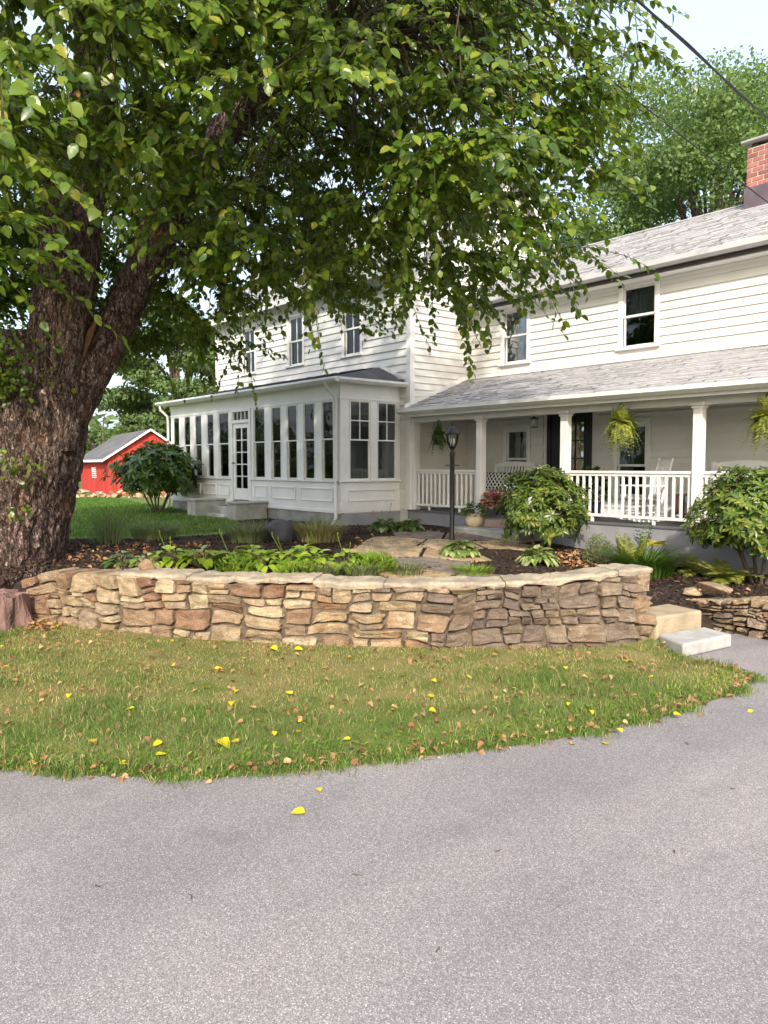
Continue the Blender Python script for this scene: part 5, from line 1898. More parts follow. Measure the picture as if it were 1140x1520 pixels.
def tuft(name, label, cat, x, y, rad, n, h, wd, mat, lean=.9, group=None, mound=0.0):
    z = zg(x, y)
    t = thing(name, label, cat, (x, y, z), 0, group)
    a = RNG.uniform(0, 2 * np.pi, n)
    r = rad * .5 * RNG.uniform(0, 1, n) ** .6
    base = np.c_[x + r * np.cos(a), y + r * np.sin(a), np.full(n, z + .0)]
    hd = np.c_[np.cos(a), np.sin(a), np.zeros(n)] + rdir(n) * .35
    hd[:, 2] = 0
    L_ = h * RNG.uniform(.6, 1.15, n)
    k = 5
    V = np.zeros((n, k * 2, 3))
    b = np.cross(hd, np.array([0, 0, 1.0]))
    b /= np.linalg.norm(b, axis=1, keepdims=True) + 1e-9
    for j in range(k):
        u = j / (k - 1)
        c = base + hd * (L_ * lean * u * u)[:, None] + np.array([0, 0, 1]) * (L_ * (u - .42 * lean * u * u))[:, None]
        ww = wd * (1 - u ** 2.2) * .5 + .0006
        V[:, 2 * j] = c - b * ww
        V[:, 2 * j + 1] = c + b * ww
    T = []
    for j in range(k - 1): T += [(2 * j, 2 * j + 1, 2 * j + 3), (2 * j, 2 * j + 3, 2 * j + 2)]
    T = (np.array(T)[None] + (np.arange(n) * 2 * k)[:, None, None]).reshape(-1, 3)
    me = tri_mesh('foliage', V.reshape(-1, 3) - np.array([x, y, z]), T, True)
    me.materials.append(mat)
    link('foliage', me, t)
    return t


def shrublet(name, label, cat, x, y, rad, h, n, size, mat, tmpl=None, stems=10, group=None):
    z = zg(x, y)
    t = thing(name, label, cat, (x, y, z), 0, group)
    d_ = rdir(n)
    d_[:, 2] = np.abs(d_[:, 2])
    p = np.array([x, y, z + .02]) + d_ * np.array([rad, rad, h]) * RNG.uniform(.2, 1, (n, 1)) ** .45
    p[:, :2] += .12 * rad * np.c_[vn(p * 7, 2), vn(p * 7, 3)]
    cloud('foliage', p, d_ + rdir(n) * .7 + np.array([0, 0, .4]), d_ + rdir(n) * .5, RNG.uniform(.6, 1.3, n) * size, mat, t, tmpl)
    m = MB()
    for k in range(stems):
        a = RNG.uniform(0, 6.28)
        m.tube([(x, y, z - .02), (x + rad * .4 * math.cos(a), y + rad * .4 * math.sin(a), z + h * .5), (x + rad * .7 * math.cos(a), y + rad * .7 * math.sin(a), z + h * .8)], [.008, .006, .003], 5)
    m.build('stems', MAT['twig'], t)
    return t


tuft('liriope', 'dark strap leaved clump behind the wall end, below the yellow fern', 'grass clump', -6.5, 10.6, .85, 800, .60, .017, MAT['liri'])
tuft('ground_cover', 'bright fine leaved tuft behind the middle of the wall by the path', 'ground cover', -7.95, 8.3, .7, 360, .16, .012, MAT['cover'], .6)
shrublet('boxwood', 'small grey green bush left of the strap leaved clump', 'bush', -7.5, 10.85, .27, .50, 1500, .035, MAT['lav'], KITE)
shrublet('perennial', 'bright green feathery mound right of the yellow hostas', 'perennial', -8.75, 7.05, .38, .26, 900, .07, MAT['cover'], LEAF_LONG)
shrublet('perennial', 'low green mound between the yellow hostas and the wall top', 'perennial', -9.55, 5.25, .34, .22, 700, .06, MAT['cover'], LEAF_LONG)
shrublet('perennial', 'low feathery green mound behind the wall before the last hosta', 'perennial', -8.95, 5.85, .36, .22, 800, .05, MAT['cover'], LEAF_LONG)
for k, (x, y, r) in enumerate([(-8.75, 6.15, .26), (-8.5, 6.65, .24), (-8.35, 7.35, .24)]):
    tuft('silver_grass', 'silvery feathery grass tuft in the row at the back edge of the wall', 'grass tuft', x, y, r * 2, 260, .28, .008, MAT['lav'], .6, 'silvery tufts behind the wall')
tuft('lavender', 'straw coloured lavender bush in front of the sunroom corner', 'lavender', -11.7, 8.15, .85, 700, .50, .010, MAT['lav_tan'], .75)
tuft('lavender', 'grey green lavender clump left of the dark boulder, nearer the steps', 'lavender', -13.1, 7.6, .8, 520, .42, .010, MAT['lav'], .75)
tuft('lavender', 'grey green lavender clump just left of the dark boulder', 'lavender', -12.35, 7.0, .7, 520, .42, .010, MAT['lav'], .75)
tuft('lavender', 'grey green lavender clump at the edge of the lawn near the tree', 'lavender', -13.9, 5.9, .8, 520, .40, .010, MAT['lav'], .75)
tuft('lavender', 'green lavender clump against the sunroom foundation behind the boulder', 'lavender', -13.0, 8.9, .7, 460, .42, .011, MAT['liri'], .75)
tuft('tall_grass', 'thin tall grass tuft right of the tree trunk', 'grass tuft', -13.6, 4.9, .6, 130, .75, .012, MAT['lav'], .5)


def fern(label, x, y, n, rad, mat, droop=.25, lift=.38, group=None):
    z = zg(x, y)
    t = thing('fern', label, 'fern', (x, y, z), 0, group)
    p, a, nr, sz, stems = fronds(n, (x, y, z + .02), rad, droop, lift, .13, 22)
    cloud('foliage', p, a, nr, sz, mat, t, LEAFLET)
    m = MB()
    for l in stems: m.tube([(x, y, z)] + [tuple(q_) for q_ in l[::3]], .004, 4, False)
    m.build('stalks', MAT['greentwig'], t)


fern('green fern in the bed left of the large rhododendron', -6.0, 11.3, 16, .55, MAT['fern'])
fern('green fern under the large rhododendron', -5.35, 11.0, 16, .6, MAT['fern'])
fern('upright bright fern left of the strap leaved clump', -6.85, 10.75, 9, .28, MAT['fern'], .06, .52)
yf = thing('yellow_fern', 'yellow topped fern rising above the strap leaved clump', 'fern', gpos(-6.75, 11.25))
zc = zg(-6.75, 11.25)
p, a, nr, sz, stems = fronds(9, (-6.75, 11.25, zc + .38), .28, .10, .16, .12, 12)
cloud('foliage', p, a, nr, sz, MAT['yfern'], yf, LEAFLET)
p, a, nr, sz, s2_ = fronds(8, (-6.9, 11.2, zc + .30), .20, .02, .42, .07, 8)
cloud('side_foliage', p, a, nr, sz, MAT['fern_d'], yf, LEAF_LONG)
m = MB().tube([(-6.75, 11.25, zc - .02), (-6.76, 11.25, zc + .40)], [.02, .014], 6).tube([(-6.8, 11.2, zc), (-6.9, 11.2, zc + .32)], .008, 5)
m.build('stalks', MAT['greentwig'], yf)


def rhodo(name, label, cat, x, y, rx, h0, h1, nwh, mat, leafl=.15, trunks=6, lop=(0, 0), per=8, tmpl=None):
    """whorls of long leaves on a domed, uneven shell carried by real stems"""
    z = zg(x, y)
    t = thing(name, label, cat, (x, y, z))
    cz = z + h0 + (h1 - h0) * .45
    P_, A_, N_, Z_ = [], [], [], []
    tips = []
    for k in range(nwh):
        d_ = rdir(1)[0]
        if d_[2] < -.75: d_[2] *= -1
        bump_f = 1 + .30 * float(vn([d_ * 2.6 + x])[0])
        rr = RNG.uniform(.45, 1) ** .35 * bump_f
        hz_ = (h1 - h0) * (.55 if d_[2] > 0 else .45)
        c = np.array([x + lop[0] * max(0, d_[2]), y, cz]) + d_ * np.array([rx, rx * .95, hz_]) * rr
        tips.append(c)
        axis = d_ + np.array([0, 0, .7]) + rdir(1)[0] * .3
        axis /= np.linalg.norm(axis)
        u = np.cross(axis, [0.3, .2, 1.0])
        u /= np.linalg.norm(u)
        v = np.cross(axis, u)
        m_ = per + RNG.integers(-1, 2)
        for j in range(m_):
            a = 2 * math.pi * j / m_ + RNG.uniform(-.25, .25)
            o_ = u * math.cos(a) + v * math.sin(a)
            P_.append(c + o_ * .01)
            A_.append(o_ + axis * RNG.uniform(-.25, .65))
            N_.append(axis)
            Z_.append(leafl * RNG.uniform(.65, 1.15))
    cloud('foliage', P_, A_, N_, Z_, mat, t, tmpl or LEAF_LONG)
    mids = []
    for k in range(trunks):
        a = 2 * math.pi * k / trunks + RNG.uniform(-.3, .3)
        b0 = (x + .08 * math.cos(a), y + .08 * math.sin(a), z - .05)
        b1 = (x + rx * .25 * math.cos(a), y + rx * .25 * math.sin(a), z + h0 * .7 + .1)
        b2 = (x + rx * .5 * math.cos(a + .2), y + rx * .5 * math.sin(a + .2), cz)
        b3 = (x + rx * .6 * math.cos(a + .3), y + rx * .6 * math.sin(a + .3), cz + (h1 - h0) * .25)
        MB().tube([b0, b1, b2, b3], [.03, .024, .016, .008], 7).build('stem', MAT['twig'], t, True)
        mids += [b1, b2, b3]
    tw = MB()
    for c in tips[::3]:
        q_ = min(mids, key=lambda m_: (m_[0] - c[0]) ** 2 + (m_[1] - c[1]) ** 2 + (m_[2] - c[2]) ** 2)
        tw.tube([q_, tuple((np.array(q_) + c) / 2 + np.array([0, 0, -.03])), tuple(c)], [.008, .006, .004], 4, False)
    tw.build('twigs', MAT['twig'], t)
    return t


rhodo('rhododendron', 'round green rhododendron in front of the porch steps and newel post', 'rhododendron', -8.9, 11.1, .80, .18, 1.50, 700, MAT['rhodo'], .13)
rhodo('rhododendron', 'large rhododendron hiding the porch railing at the picture edge', 'rhododendron', -5.0, 11.15, .94, .34, 1.70, 820, MAT['rhodo'], .13)
rhodo('dark_shrub', 'dark green leaning shrub with bare trunks by the sunroom end', 'shrub', -21.6, 9.25, 1.22, .45, 1.95, 520, MAT['holly'], .22, 7, (0.2, 0))


# ------------------------------------------------------------------ the big tree
def bark_tube(pts, rad, nA, nS, furrow=.05, lobes=0.0, seed=0):
    """tapered limb with carved vertical furrows"""
    pts = np.array([tuple(p) for p in pts], float)
    t0 = np.linspace(0, 1, len(pts))
    t = np.linspace(0, 1, nS)
    # smooth the polyline
    C = np.stack([np.interp(t, t0, pts[:, i]) for i in range(3)], 1)
    for _ in range(max(2, nS // 14)):
        C[1:-1] = (C[:-2] + 2 * C[1:-1] + C[2:]) / 4
    R = np.interp(t, t0, rad)
    T = np.gradient(C, axis=0)
    T /= np.linalg.norm(T, axis=1, keepdims=True)
    a = np.cross(T, np.array([0.02, 1.0, 0.03]))
    a /= np.linalg.norm(a, axis=1, keepdims=True)
    b = np.cross(T, a)
    th = np.linspace(0, 2 * np.pi, nA, endpoint=False)
    ct, st = np.cos(th), np.sin(th)
    D = a[:, None] * ct[None, :, None] + b[:, None] * st[None, :, None]
    Lc = np.concatenate([[0], np.cumsum(np.linalg.norm(np.diff(C, axis=0), axis=1))])
    q_ = np.stack([np.broadcast_to(ct, (nS, nA)) * R[:, None] * 1.0, np.broadcast_to(st, (nS, nA)) * R[:, None], np.broadcast_to(Lc[:, None], (nS, nA))], -1).reshape(-1, 3)
    big = vn(q_ * np.array([1.5, 1.5, .8]), seed) * .10 * R.max()
    med = vn(q_ * np.array([5, 5, 1.8]), seed + 1)
    fine = vn(q_ * np.array([15, 15, 5]), seed + 2)
    ridge = (1 - np.abs(med) * 2) * .5 + (1 - np.abs(fine) * 2) * .5
    rr = R[:, None] + (big + furrow * ridge).reshape(nS, nA) * np.minimum(1, R[:, None] / .3)
    if lobes:
        rr = rr + lobes * R[:, None] * (np.sin(3 * th + .6) + .6 * np.sin(5 * th + 2))[None] * .5
    V = (C[:, None] + D * rr[..., None]).reshape(-1, 3)
    I_ = np.arange(nS * nA).reshape(nS, nA)
    Fq = np.stack([I_[:-1], np.roll(I_[:-1], -1, 1), np.roll(I_[1:], -1, 1), I_[1:]], -1).reshape(-1, 4)
    return V, Fq, C, R


TB = W(-5.45, 11.35, .5)
tree = thing('mulberry_tree', 'huge old tree with furrowed brown trunk shading the sunroom', 'tree', TB)
TBn = np.array(TB)
limbs = []


def limb(name, pts, rad, nA, nS, furrow, lobes=0, seed=0):
    V, Fq, C, R = bark_tube([W(*p) for p in pts], rad, nA, nS, furrow, lobes, seed)
    me_ = tri_mesh(name, V - TBn, Fq, True)
    me_.materials.append(MAT['bark'])
    link(name, me_, tree)
    limbs.append((C, R))


limb('trunk', [(-5.85, 11.35, .15), (-5.72, 11.35, .6), (-5.52, 11.35, 1.3), (-5.38, 11.35, 2.0), (-5.28, 11.35, 2.8), (-5.3, 11.35, 3.4), (-5.35, 11.4, 3.85)], [1.0, .83, .80, .81, .85, .86, .45], 220, 190, .06, .05, 3)
limb('stem', [(-5.0, 11.3, 2.3), (-4.85, 11.25, 3.1), (-4.68, 11.2, 3.9), (-4.52, 11.15, 4.8), (-4.38, 11.1, 5.7), (-4.0, 10.9, 6.8), (-3.8, 10.6, 8.2), (-3.9, 10.3, 10.0), (-4.1, 10.2, 12.0)], [.50, .47, .42, .39, .36, .30, .24, .16, .05], 90, 150, .04, .04, 8)
limb('stem', [(-4.85, 11.4, 2.6), (-4.45, 11.5, 3.3), (-4.05, 11.6, 4.0), (-3.65, 11.6, 4.8), (-3.3, 11.5, 5.5), (-2.6, 11.2, 6.4), (-1.4, 10.8, 7.3), (.2, 10.4, 8.0), (2.0, 10.0, 8.6)], [.38, .31, .27, .25, .24, .21, .17, .12, .05], 70, 130, .035, .03, 14)
limb('stem', [(-5.7, 11.4, 2.6), (-6.1, 11.5, 3.6), (-6.6, 11.6, 4.6), (-7.2, 11.6, 6.2), (-7.8, 11.5, 8.0), (-8.3, 11.2, 10.0)], [.6, .5, .42, .34, .24, .06], 80, 90, .04, .03, 19)
for k, (pts, rad) in enumerate([
    ([(-4.0, 10.9, 6.8), (-3.6, 9.6, 7.6), (-3.3, 8.0, 8.0), (-3.0, 6.4, 7.9)], [.20, .15, .10, .03]),
    ([(-3.8, 10.6, 8.2), (-2.2, 9.8, 9.0), (-.4, 9.2, 9.4), (1.6, 9.0, 9.3), (3.2, 9.1, 8.6)], [.18, .14, .11, .08, .03]),
    ([(-2.6, 11.2, 6.4), (-1.6, 10.2, 6.7), (-.4, 9.0, 6.8), (.9, 8.2, 6.6)], [.16, .12, .08, .03]),
    ([(-3.9, 10.3, 10), (-2.2, 10.4, 11.2), (-.4, 10.4, 11.8)], [.14, .09, .03]),
    ([(-1.4, 10.8, 7.3), (-.6, 12.0, 7.2), (.4, 13.2, 6.6)], [.13, .09, .03]),
    ([(-3.65, 11.6, 4.8), (-3.2, 12.6, 5.4), (-2.6, 13.6, 5.5)], [.15, .10, .03]),
    ([(-6.3, 11.6, 4.6), (-6.4, 10.0, 5.6), (-6.2, 8.2, 6.2), (-5.6, 6.6, 6.2)], [.22, .15, .10, .03]),
    ([(-4.38, 11.1, 5.7), (-5.0, 9.6, 6.6), (-5.0, 8.0, 7.0), (-4.6, 6.2, 6.8)], [.18, .12, .08, .03]),
    ([(-7.0, 11.6, 6.2), (-8.2, 10.4, 7.4), (-8.6, 8.8, 7.6)], [.2, .12, .03]),
    ([(.2, 10.4, 8.0), (1.5, 11.4, 7.9), (2.6, 12.2, 7.4)], [.09, .06, .02]),
]):
    limb('branch', pts, rad, 14, 26, .008, 0, 30 + k)
# torn wood high on the stem, callus at the fork
V, Fq, C, R = bark_tube([W(-4.05, 10.58, 6.15), W(-4.02, 10.52, 6.6), W(-3.95, 10.45, 7.05)], [.05, .16, .05], 30, 24, .04, .1, 44)
me_ = tri_mesh('torn_wood', V - TBn, Fq, True)
me_.materials.append(MAT['rotwood'])
link('torn_wood', me_, tree)
V, Fq, C, R = bark_tube([W(-4.30, 11.12, 3.55), W(-4.22, 11.12, 3.85), W(-4.12, 11.18, 4.1)], [.02, .05, .015], 24, 20, .03, .2, 46)
me_ = tri_mesh('broken_stub', V - TBn, Fq, True)
me_.materials.append(MAT['stubwood'])
link('broken_stub', me_, tree)

# crown: clusters of drooping twigs fill an uneven, boxy dome
CC, CR = np.array([-3.5, 10.2, 8.0]), np.array([6.2, 4.9, 5.0])
nodes = np.concatenate([np.stack([C[:, 0], C[:, 1], C[:, 2]], 1)[(R < .45)] for C, R in limbs[1:]])


def lowz(lat, fwd):
    z = 4.5 + .25 * math.sin(lat * 1.7 + fwd)
    if lat < -2.0 and fwd < 11.3: z = max(z, 2.6 + .31 * fwd)
    if fwd > 11.3: z = 4.15 if lat < -2.6 else 4.75
    if fwd < 8.5: z = max(z, 4.35 + .28 * (8.5 - fwd))
    return z


clusters = []
guard = 0
while len(clusters) < 1150 and guard < 40000:
    guard += 1
    u = RNG.uniform(-1, 1, 3)
    r = (math.hypot(u[0], u[1]) ** 3 + abs(u[2]) ** 3) ** (1 / 3)
    if r > 1 or r < .42: continue
    p = CC + u * CR
    if p[2] < lowz(p[0], p[1]): continue
    if p[2] > 8.6 and RNG.uniform() < (.55 if p[2] < 9.6 else .85): continue          # unseen top thinned so more sun and sky reach the sunroom
    wp3 = np.array(W(*p))
    if r > .8 and float(vn([wp3 * .55], 77)[0]) > .40: continue   # bays in the outline
    clusters.append(wp3)
for p in [(-2.75, 5.6, 4.3), (-2.95, 5.9, 3.9), (-3.2, 6.2, 3.7), (-2.75, 5.7, 5.0), (-2.3, 5.4, 5.2), (-1.7, 5.5, 5.5), (-1.2, 5.9, 5.6), (-2.0, 5.8, 5.3), (-3.2, 6.6, 4.6), (-2.4, 5.9, 5.6),
          (-.2, 8.6, 4.35), (.5, 8.9, 4.2), (1.1, 9.0, 4.3), (1.7, 9.3, 4.5), (2.1, 9.4, 4.6), (.9, 9.6, 4.1), (2.4, 9.3, 5.4), (2.7, 9.3, 6.2), (3.0, 9.4, 7.0), (-.9, 8.8, 4.3), (-1.6, 8.9, 4.4)]:
    clusters.append(np.array(W(*p)))
LP, LA, LN, LS = [], [], [], []
tw = MB()
fine = MB()
for c in clusters:
    d2 = ((nodes - c) ** 2).sum(1)
    # prefer a node further in and not far below
    cand = nodes[np.argsort(d2)[:12]]
    nd = cand[RNG.integers(0, 12)]
    mid = (nd + c) / 2 + np.array([0, 0, .35]) + rdir(1)[0] * .2
    tw.tube([tuple(nd), tuple(mid * .6 + nd * .4), tuple(mid), tuple((mid + c) / 2 + np.array([0, 0, .15])), tuple(c)], [.016, .014, .011, .008, .005], 5, False)
    outw = c - nd
    outw[2] *= .2
    outw /= np.linalg.norm(outw) + 1e-6
    for k in range(6):
        d_ = outw * .8 + rdir(1)[0] * .9
        d_[2] = d_[2] * .4 - .1
        d_ /= np.linalg.norm(d_)
        L_ = RNG.uniform(.55, 1.15)
        nl = RNG.integers(18, 27)
        tt = np.linspace(.05, 1, nl)
        line = c + d_ * (tt * L_)[:, None] + np.array([0, 0, -1]) * (tt ** 2 * L_ * RNG.uniform(.05, .45))[:, None]
        pr_ = line[[0, nl // 3, 2 * nl // 3, nl - 1]]
        fine.tube([tuple(q_) for q_ in pr_], [.006, .005, .004, .002], 3, False)
        sd = np.cross(d_, [0, 0, 1.0])
        sg = np.where(np.arange(nl) % 2, 1, -1)[:, None]
        LP.append(line + rdir(nl) * .025)
        LA.append(sd * sg * .8 + d_ * .5 + np.array([0, 0, -.65]) + rdir(nl) * .5)
        LN.append(np.array([0, 0, .5]) + d_ * .3 + np.array(SUN) * .45 + rdir(nl) * .55)
        LS.append(RNG.uniform(.065, .128, nl))
LP, LA, LN, LS = map(np.concatenate, (LP, LA, LN, LS))
# the near leaves in view are leaves of their own
camf = -LP[:, 0] * C_ + LP[:, 1] * S_
latl = LP[:, 0] * S_ + LP[:, 1] * C_
upl = LP[:, 2] - 2
vis = (np.abs(latl / camf) < .49) & (upl / camf < .60) & (camf > 3)
score = np.where(vis, LS / camf, 0)
# keep every third of the best so the singles are spread through the near crown
order = np.argsort(-score)[:600:2]
single = np.zeros(len(LP), bool)
single[order] = True
tw.build('boughs', MAT['bough'], tree)
fine.build('twigs', MAT['bough'], tree)
ns_ = ~single
nearl = ns_ & (camf < 8.6) & vis
farl = ns_ & ~nearl
cloud('crown', LP[farl], LA[farl], LN[farl], LS[farl], MAT['leaf'], tree, LEAF_FAR, 'stuff', RNG.uniform(.8, 1.2, farl.sum()))
cloud('near_foliage', LP[nearl], LA[nearl], LN[nearl], LS[nearl], MAT['leaf'], tree, LEAF, 'stuff', RNG.uniform(.8, 1.2, nearl.sum()))
LM = []
for j in range(4):
    TV, TT = tmpl_leaf(.32 + .04 * j, .05 + .03 * j, .06 + .05 * j)
    m_ = tri_mesh('leaf', TV, TT, True)
    m_.materials.append(MAT['leaf_obj'])
    LM.append(m_)
a, s, nn = rot_frames(LA[single], LN[single])
for k, (p, sz) in enumerate(zip(LP[single], LS[single])):
    ob = link('leaf', LM[k % 4], tree)
    m4 = Matrix(((a[k][0], s[k][0], nn[k][0], 0), (a[k][1], s[k][1], nn[k][1], 0), (a[k][2], s[k][2], nn[k][2], 0), (0, 0, 0, 1)))
    ob.matrix_local = Matrix.Translation(Vector(p) - TB) @ m4 @ Matrix.Scale(float(sz), 4)
# ivy and shoots on the bark
ip, ia, in_ = [], [], []
for (lat, z, n_, sp) in ((-5.45, 3.3, 520, .34), (-5.05, 3.15, 200, .16), (-4.95, 1.95, 60, .15), (-4.92, 1.35, 24, .08), (-5.5, 1.9, 40, .12), (-4.35, 4.5, 120, .25), (-5.15, 3.6, 160, .3)):
    q_ = RNG.normal(size=(n_, 3)) * np.array([sp, .06, sp * .8])
    for v in q_:
        ww = W(lat + v[0], 10.22 + v[1] + .75 * (v[0] + lat + 5.3) ** 2, z + v[2])
        ip.append(np.array(ww))
ip = np.array(ip)
n_ = len(ip)
tow = -np.array(W(0, 1, 0))
cloud('ivy', ip, rdir(n_) + np.array([0, 0, -.5]), tow + rdir(n_) * .6 + np.array([0, 0, .5]), RNG.uniform(.05, .10, n_), MAT['leaf'], tree, LEAF)


# ------------------------------------------------------------------ trees in the distance
def far_tree(name, label, lat, fwd, h, crown, mat, n, size, cat='tree', group=None, trunk_r=.3, blobs=26, low=.3, seed=1, flat=1.0):
    r_ = np.random.default_rng(seed)
    b = W(lat, fwd, 0)
    z = zg(b.x, b.y)
    b.z = z
    t = thing(name, label, cat, b, 0, group)
    MB().tube([(b.x, b.y, z - .2), (b.x + .1, b.y, z + h * .4), (b.x, b.y + .1, z + h * .9)], [trunk_r, trunk_r * .6, .05], 8).build('trunk', MAT['bark'], t, True)
    P_, N_ = [], []
    lm = MB()
    for k in range(blobs):
        u = r_.normal(size=3)
        u /= np.linalg.norm(u)
        rr = r_.uniform(.25, 1) ** .5
        c = np.array([b.x, b.y, z + h * (low + (1 - low) * .5)]) + u * rr * np.array([crown, crown, h * (1 - low) * .5])
        br = crown * r_.uniform(.20, .36)
        q_ = r_.normal(size=(n // blobs, 3))
        q_ /= np.linalg.norm(q_, axis=1, keepdims=True)
        pts = c + q_ * br * np.array([1, 1, .62 * flat]) * r_.uniform(.55, 1.08, (len(q_), 1))
        P_.append(pts)
        N_.append(q_ + np.array([0, 0, .5]))
        lm.tube([(b.x, b.y, z + h * (low * .8 + .4 * rr * (1 - low) * (.5 + .5 * u[2]))), tuple((c + np.array([b.x, b.y, c[2] - .5])) / 2), tuple(c)], [trunk_r * .3, trunk_r * .2, .03], 5, False)
    lm.build('limbs', MAT['bark'], t)
    P_, N_ = np.concatenate(P_), np.concatenate(N_)
    nn_ = len(P_)
    cloud('crown', P_, rdir(nn_) + np.array([0, 0, -.3]), N_ + rdir(nn_) * .7, r_.uniform(.6, 1.3, nn_) * size, mat, t, KITE)


far_tree('maple_tree', 'tall green maple rising behind the wing roof, beside the chimney', 13.2, 31, 16.9, 6.0, MAT['maple'], 135000, .15, trunk_r=.3, blobs=64, low=.22, seed=4)
far_tree('maple_tree', 'green maple behind the wing roof, partly behind the hanging crown', 8.2, 33, 12.2, 4.0, MAT['maple'], 60000, .15, trunk_r=.25, blobs=34, low=.2, seed=5)
far_tree('shade_tree', 'broad layered tree standing behind the red barn', -17.6, 66, 15.5, 7.0, MAT['pine'], 38000, .36, trunk_r=.4, blobs=46, low=.16, seed=6, flat=.6)
far_tree('shade_tree', 'lower pale green tree left of the barn roof', -27.0, 74, 7.2, 5.0, MAT['maple'], 14000, .40, trunk_r=.25, blobs=22, low=.1, seed=7)
far_tree('shade_tree', 'dense green tree behind the sunroom roof end', -12.5, 62, 11.5, 5.5, MAT['pine'], 16000, .34, trunk_r=.35, blobs=34, low=.12, seed=9, flat=.7)
# woods all round the farm
ang = np.linspace(0, 2 * np.pi, 92, endpoint=False)
P_, N_ = [], []
for k, a in enumerate(ang):
    fx_ = math.cos(a - (math.pi / 2 - YAW) - math.pi / 2)
    R_ = RNG.uniform(95, 125)
    c = np.array([R_ * math.cos(a), R_ * math.sin(a), -.2])
    hgt = RNG.uniform(8, 14)
    q_ = rdir(420)
    q_[:, 2] = np.abs(q_[:, 2])
    P_.append(c + q_ * np.array([5.5, 5.5, hgt]) * RNG.uniform(.6, 1.05, (420, 1)) * (1 + .2 * vn(q_ * 3 + k, 5))[:, None])
    N_.append(q_)
P_, N_ = np.concatenate(P_), np.concatenate(N_)
tl = cloud('treeline', P_, rdir(len(P_)), N_ + rdir(len(P_)) * .5, RNG.uniform(.9, 1.9, len(P_)), MAT['pine'], None, KITE, 'stuff')
tag(tl, 'distant green woods around the farm', 'woods')

# ------------------------------------------------------------------ red barn
bc = W(-17.94, 50, 0)
bz = zg(bc.x, bc.y)
av = Vector(W(-.49, .872, 0))      # along the ridge, away
bv_ = Vector(W(.872, .49, 0))      # along the gable
barn = thing('red_barn', 'red board barn with grey roof beyond the lawn', 'barn', (bc.x, bc.y, bz))


def bp(u, v, z): return (bc.x + av.x * u + bv_.x * v, bc.y + av.y * u + bv_.y * v, bz + z)


BW, BL, BE, BR_ = 5.4, 12.0, 2.45, 4.25
MB(bp).add([(.04, .04, -.3), (.04, BW, -.3), (BL, BW, -.3), (BL, .04, -.3), (.04, .04, BE), (.04, BW, BE), (BL, BW, BE), (BL, .04, BE), (.04, BW / 2, BR_), (BL, BW / 2, BR_)],
           [(0, 1, 5, 8, 4), (1, 2, 6, 5), (2, 3, 7, 9, 6), (3, 0, 4, 7), (4, 8, 9, 7), (8, 5, 6, 9)]).build('wall', MAT['barn'], barn)
gb = MB(bp)
v = 0
while v < BW - .02:
    wv = random.uniform(.20, .30)
    a, b = v, min(v + wv - .018, BW)
    tz_ = lambda q_: BE + (BR_ - BE) * (1 - abs(q_ - BW / 2) / (BW / 2)) - .04
    j = random.uniform(.0, .02)
    gb.add([(0 - j, a, -.1), (0 - j, b, -.1), (0 - j, b, tz_(b)), (0 - j, a, tz_(a)), (.05, a, -.1), (.05, b, -.1), (.05, b, tz_(b)), (.05, a, tz_(a))], [(0, 1, 2, 3), (1, 5, 6, 2), (4, 0, 3, 7)])
    v += wv
gb.build('gable_boards', MAT['barn'], barn)
sb = MB(bp)
u = 0
while u < BL - .02:
    wv = random.uniform(.20, .30)
    j = random.uniform(0, .02)
    sb.box(u, min(u + wv - .018, BL), 0 - j, .05, -.1, BE - .03)
    u += wv
sb.build('side_boards', MAT['barn'], barn)
rs = (BR_ - BE) / (BW / 2)
for sg in (0, 1):
    f = (lambda v: v) if sg == 0 else (lambda v: BW - v)
    MB(bp).add([(-.3, f(-.35), BE - .35 * rs + .02), (BL + .3, f(-.35), BE - .35 * rs + .02), (BL + .3, f(BW / 2), BR_ + .02), (-.3, f(BW / 2), BR_ + .02),
                (-.3, f(-.35), BE - .35 * rs + .10), (BL + .3, f(-.35), BE - .35 * rs + .10), (BL + .3, f(BW / 2), BR_ + .10), (-.3, f(BW / 2), BR_ + .10)],
               [(0, 1, 2, 3), (4, 5, 6, 7), (0, 1, 5, 4), (3, 0, 4, 7), (1, 2, 6, 5)]).build('roof', MAT['barn_roof'], barn)
    MB(bp).add([(-.36, f(-.4), BE - .4 * rs - .02), (-.36, f(BW / 2), BR_ - .03), (-.36, f(BW / 2), BR_ + .12), (-.36, f(-.4), BE - .4 * rs + .12), (-.305, f(-.4), BE - .4 * rs - .02), (-.305, f(BW / 2), BR_ - .03), (-.305, f(BW / 2), BR_ + .12), (-.305, f(-.4), BE - .4 * rs + .12)],
               [(0, 1, 2, 3), (4, 5, 6, 7), (0, 1, 5, 4), (3, 2, 6, 7)]).build('rake_board', MAT['white'], barn)
MB(bp).box(-.3, BL + .3, -.42, -.36, BE - .35 * rs - .06, BE - .35 * rs + .10).build('eave_board', MAT['white'], barn)
lo = MB(bp)
lo.box(-.06, -.025, BW / 2 - .55, BW / 2 + .55, 3.2, 3.28).box(-.06, -.025, BW / 2 - .55, BW / 2 + .55, BE + .0, BE + .06)
lo.build('loft_door_trim', MAT['barn'], barn)
MB(bp).box(-.08, -.03, .25, .28, -.1, 2.0).box(-.08, -.03, .281, 2.6, .0, .03).build('door_track', MAT['rotwood'], barn)
fl = MB(bp)
fl.box(5.6, 6.3, -.06, -.03, 1.45, 1.80)
flag = fl.build('painted_flag', MAT['white'], barn)
for k in range(6):
    z = 1.04 + k * .135
    MB(bp).box(4.5 if True else 0, 6.3 if z < 1.42 else 5.56, -.058, -.032, z, z + .075).build('flag_stripe', MAT['white'], flag)
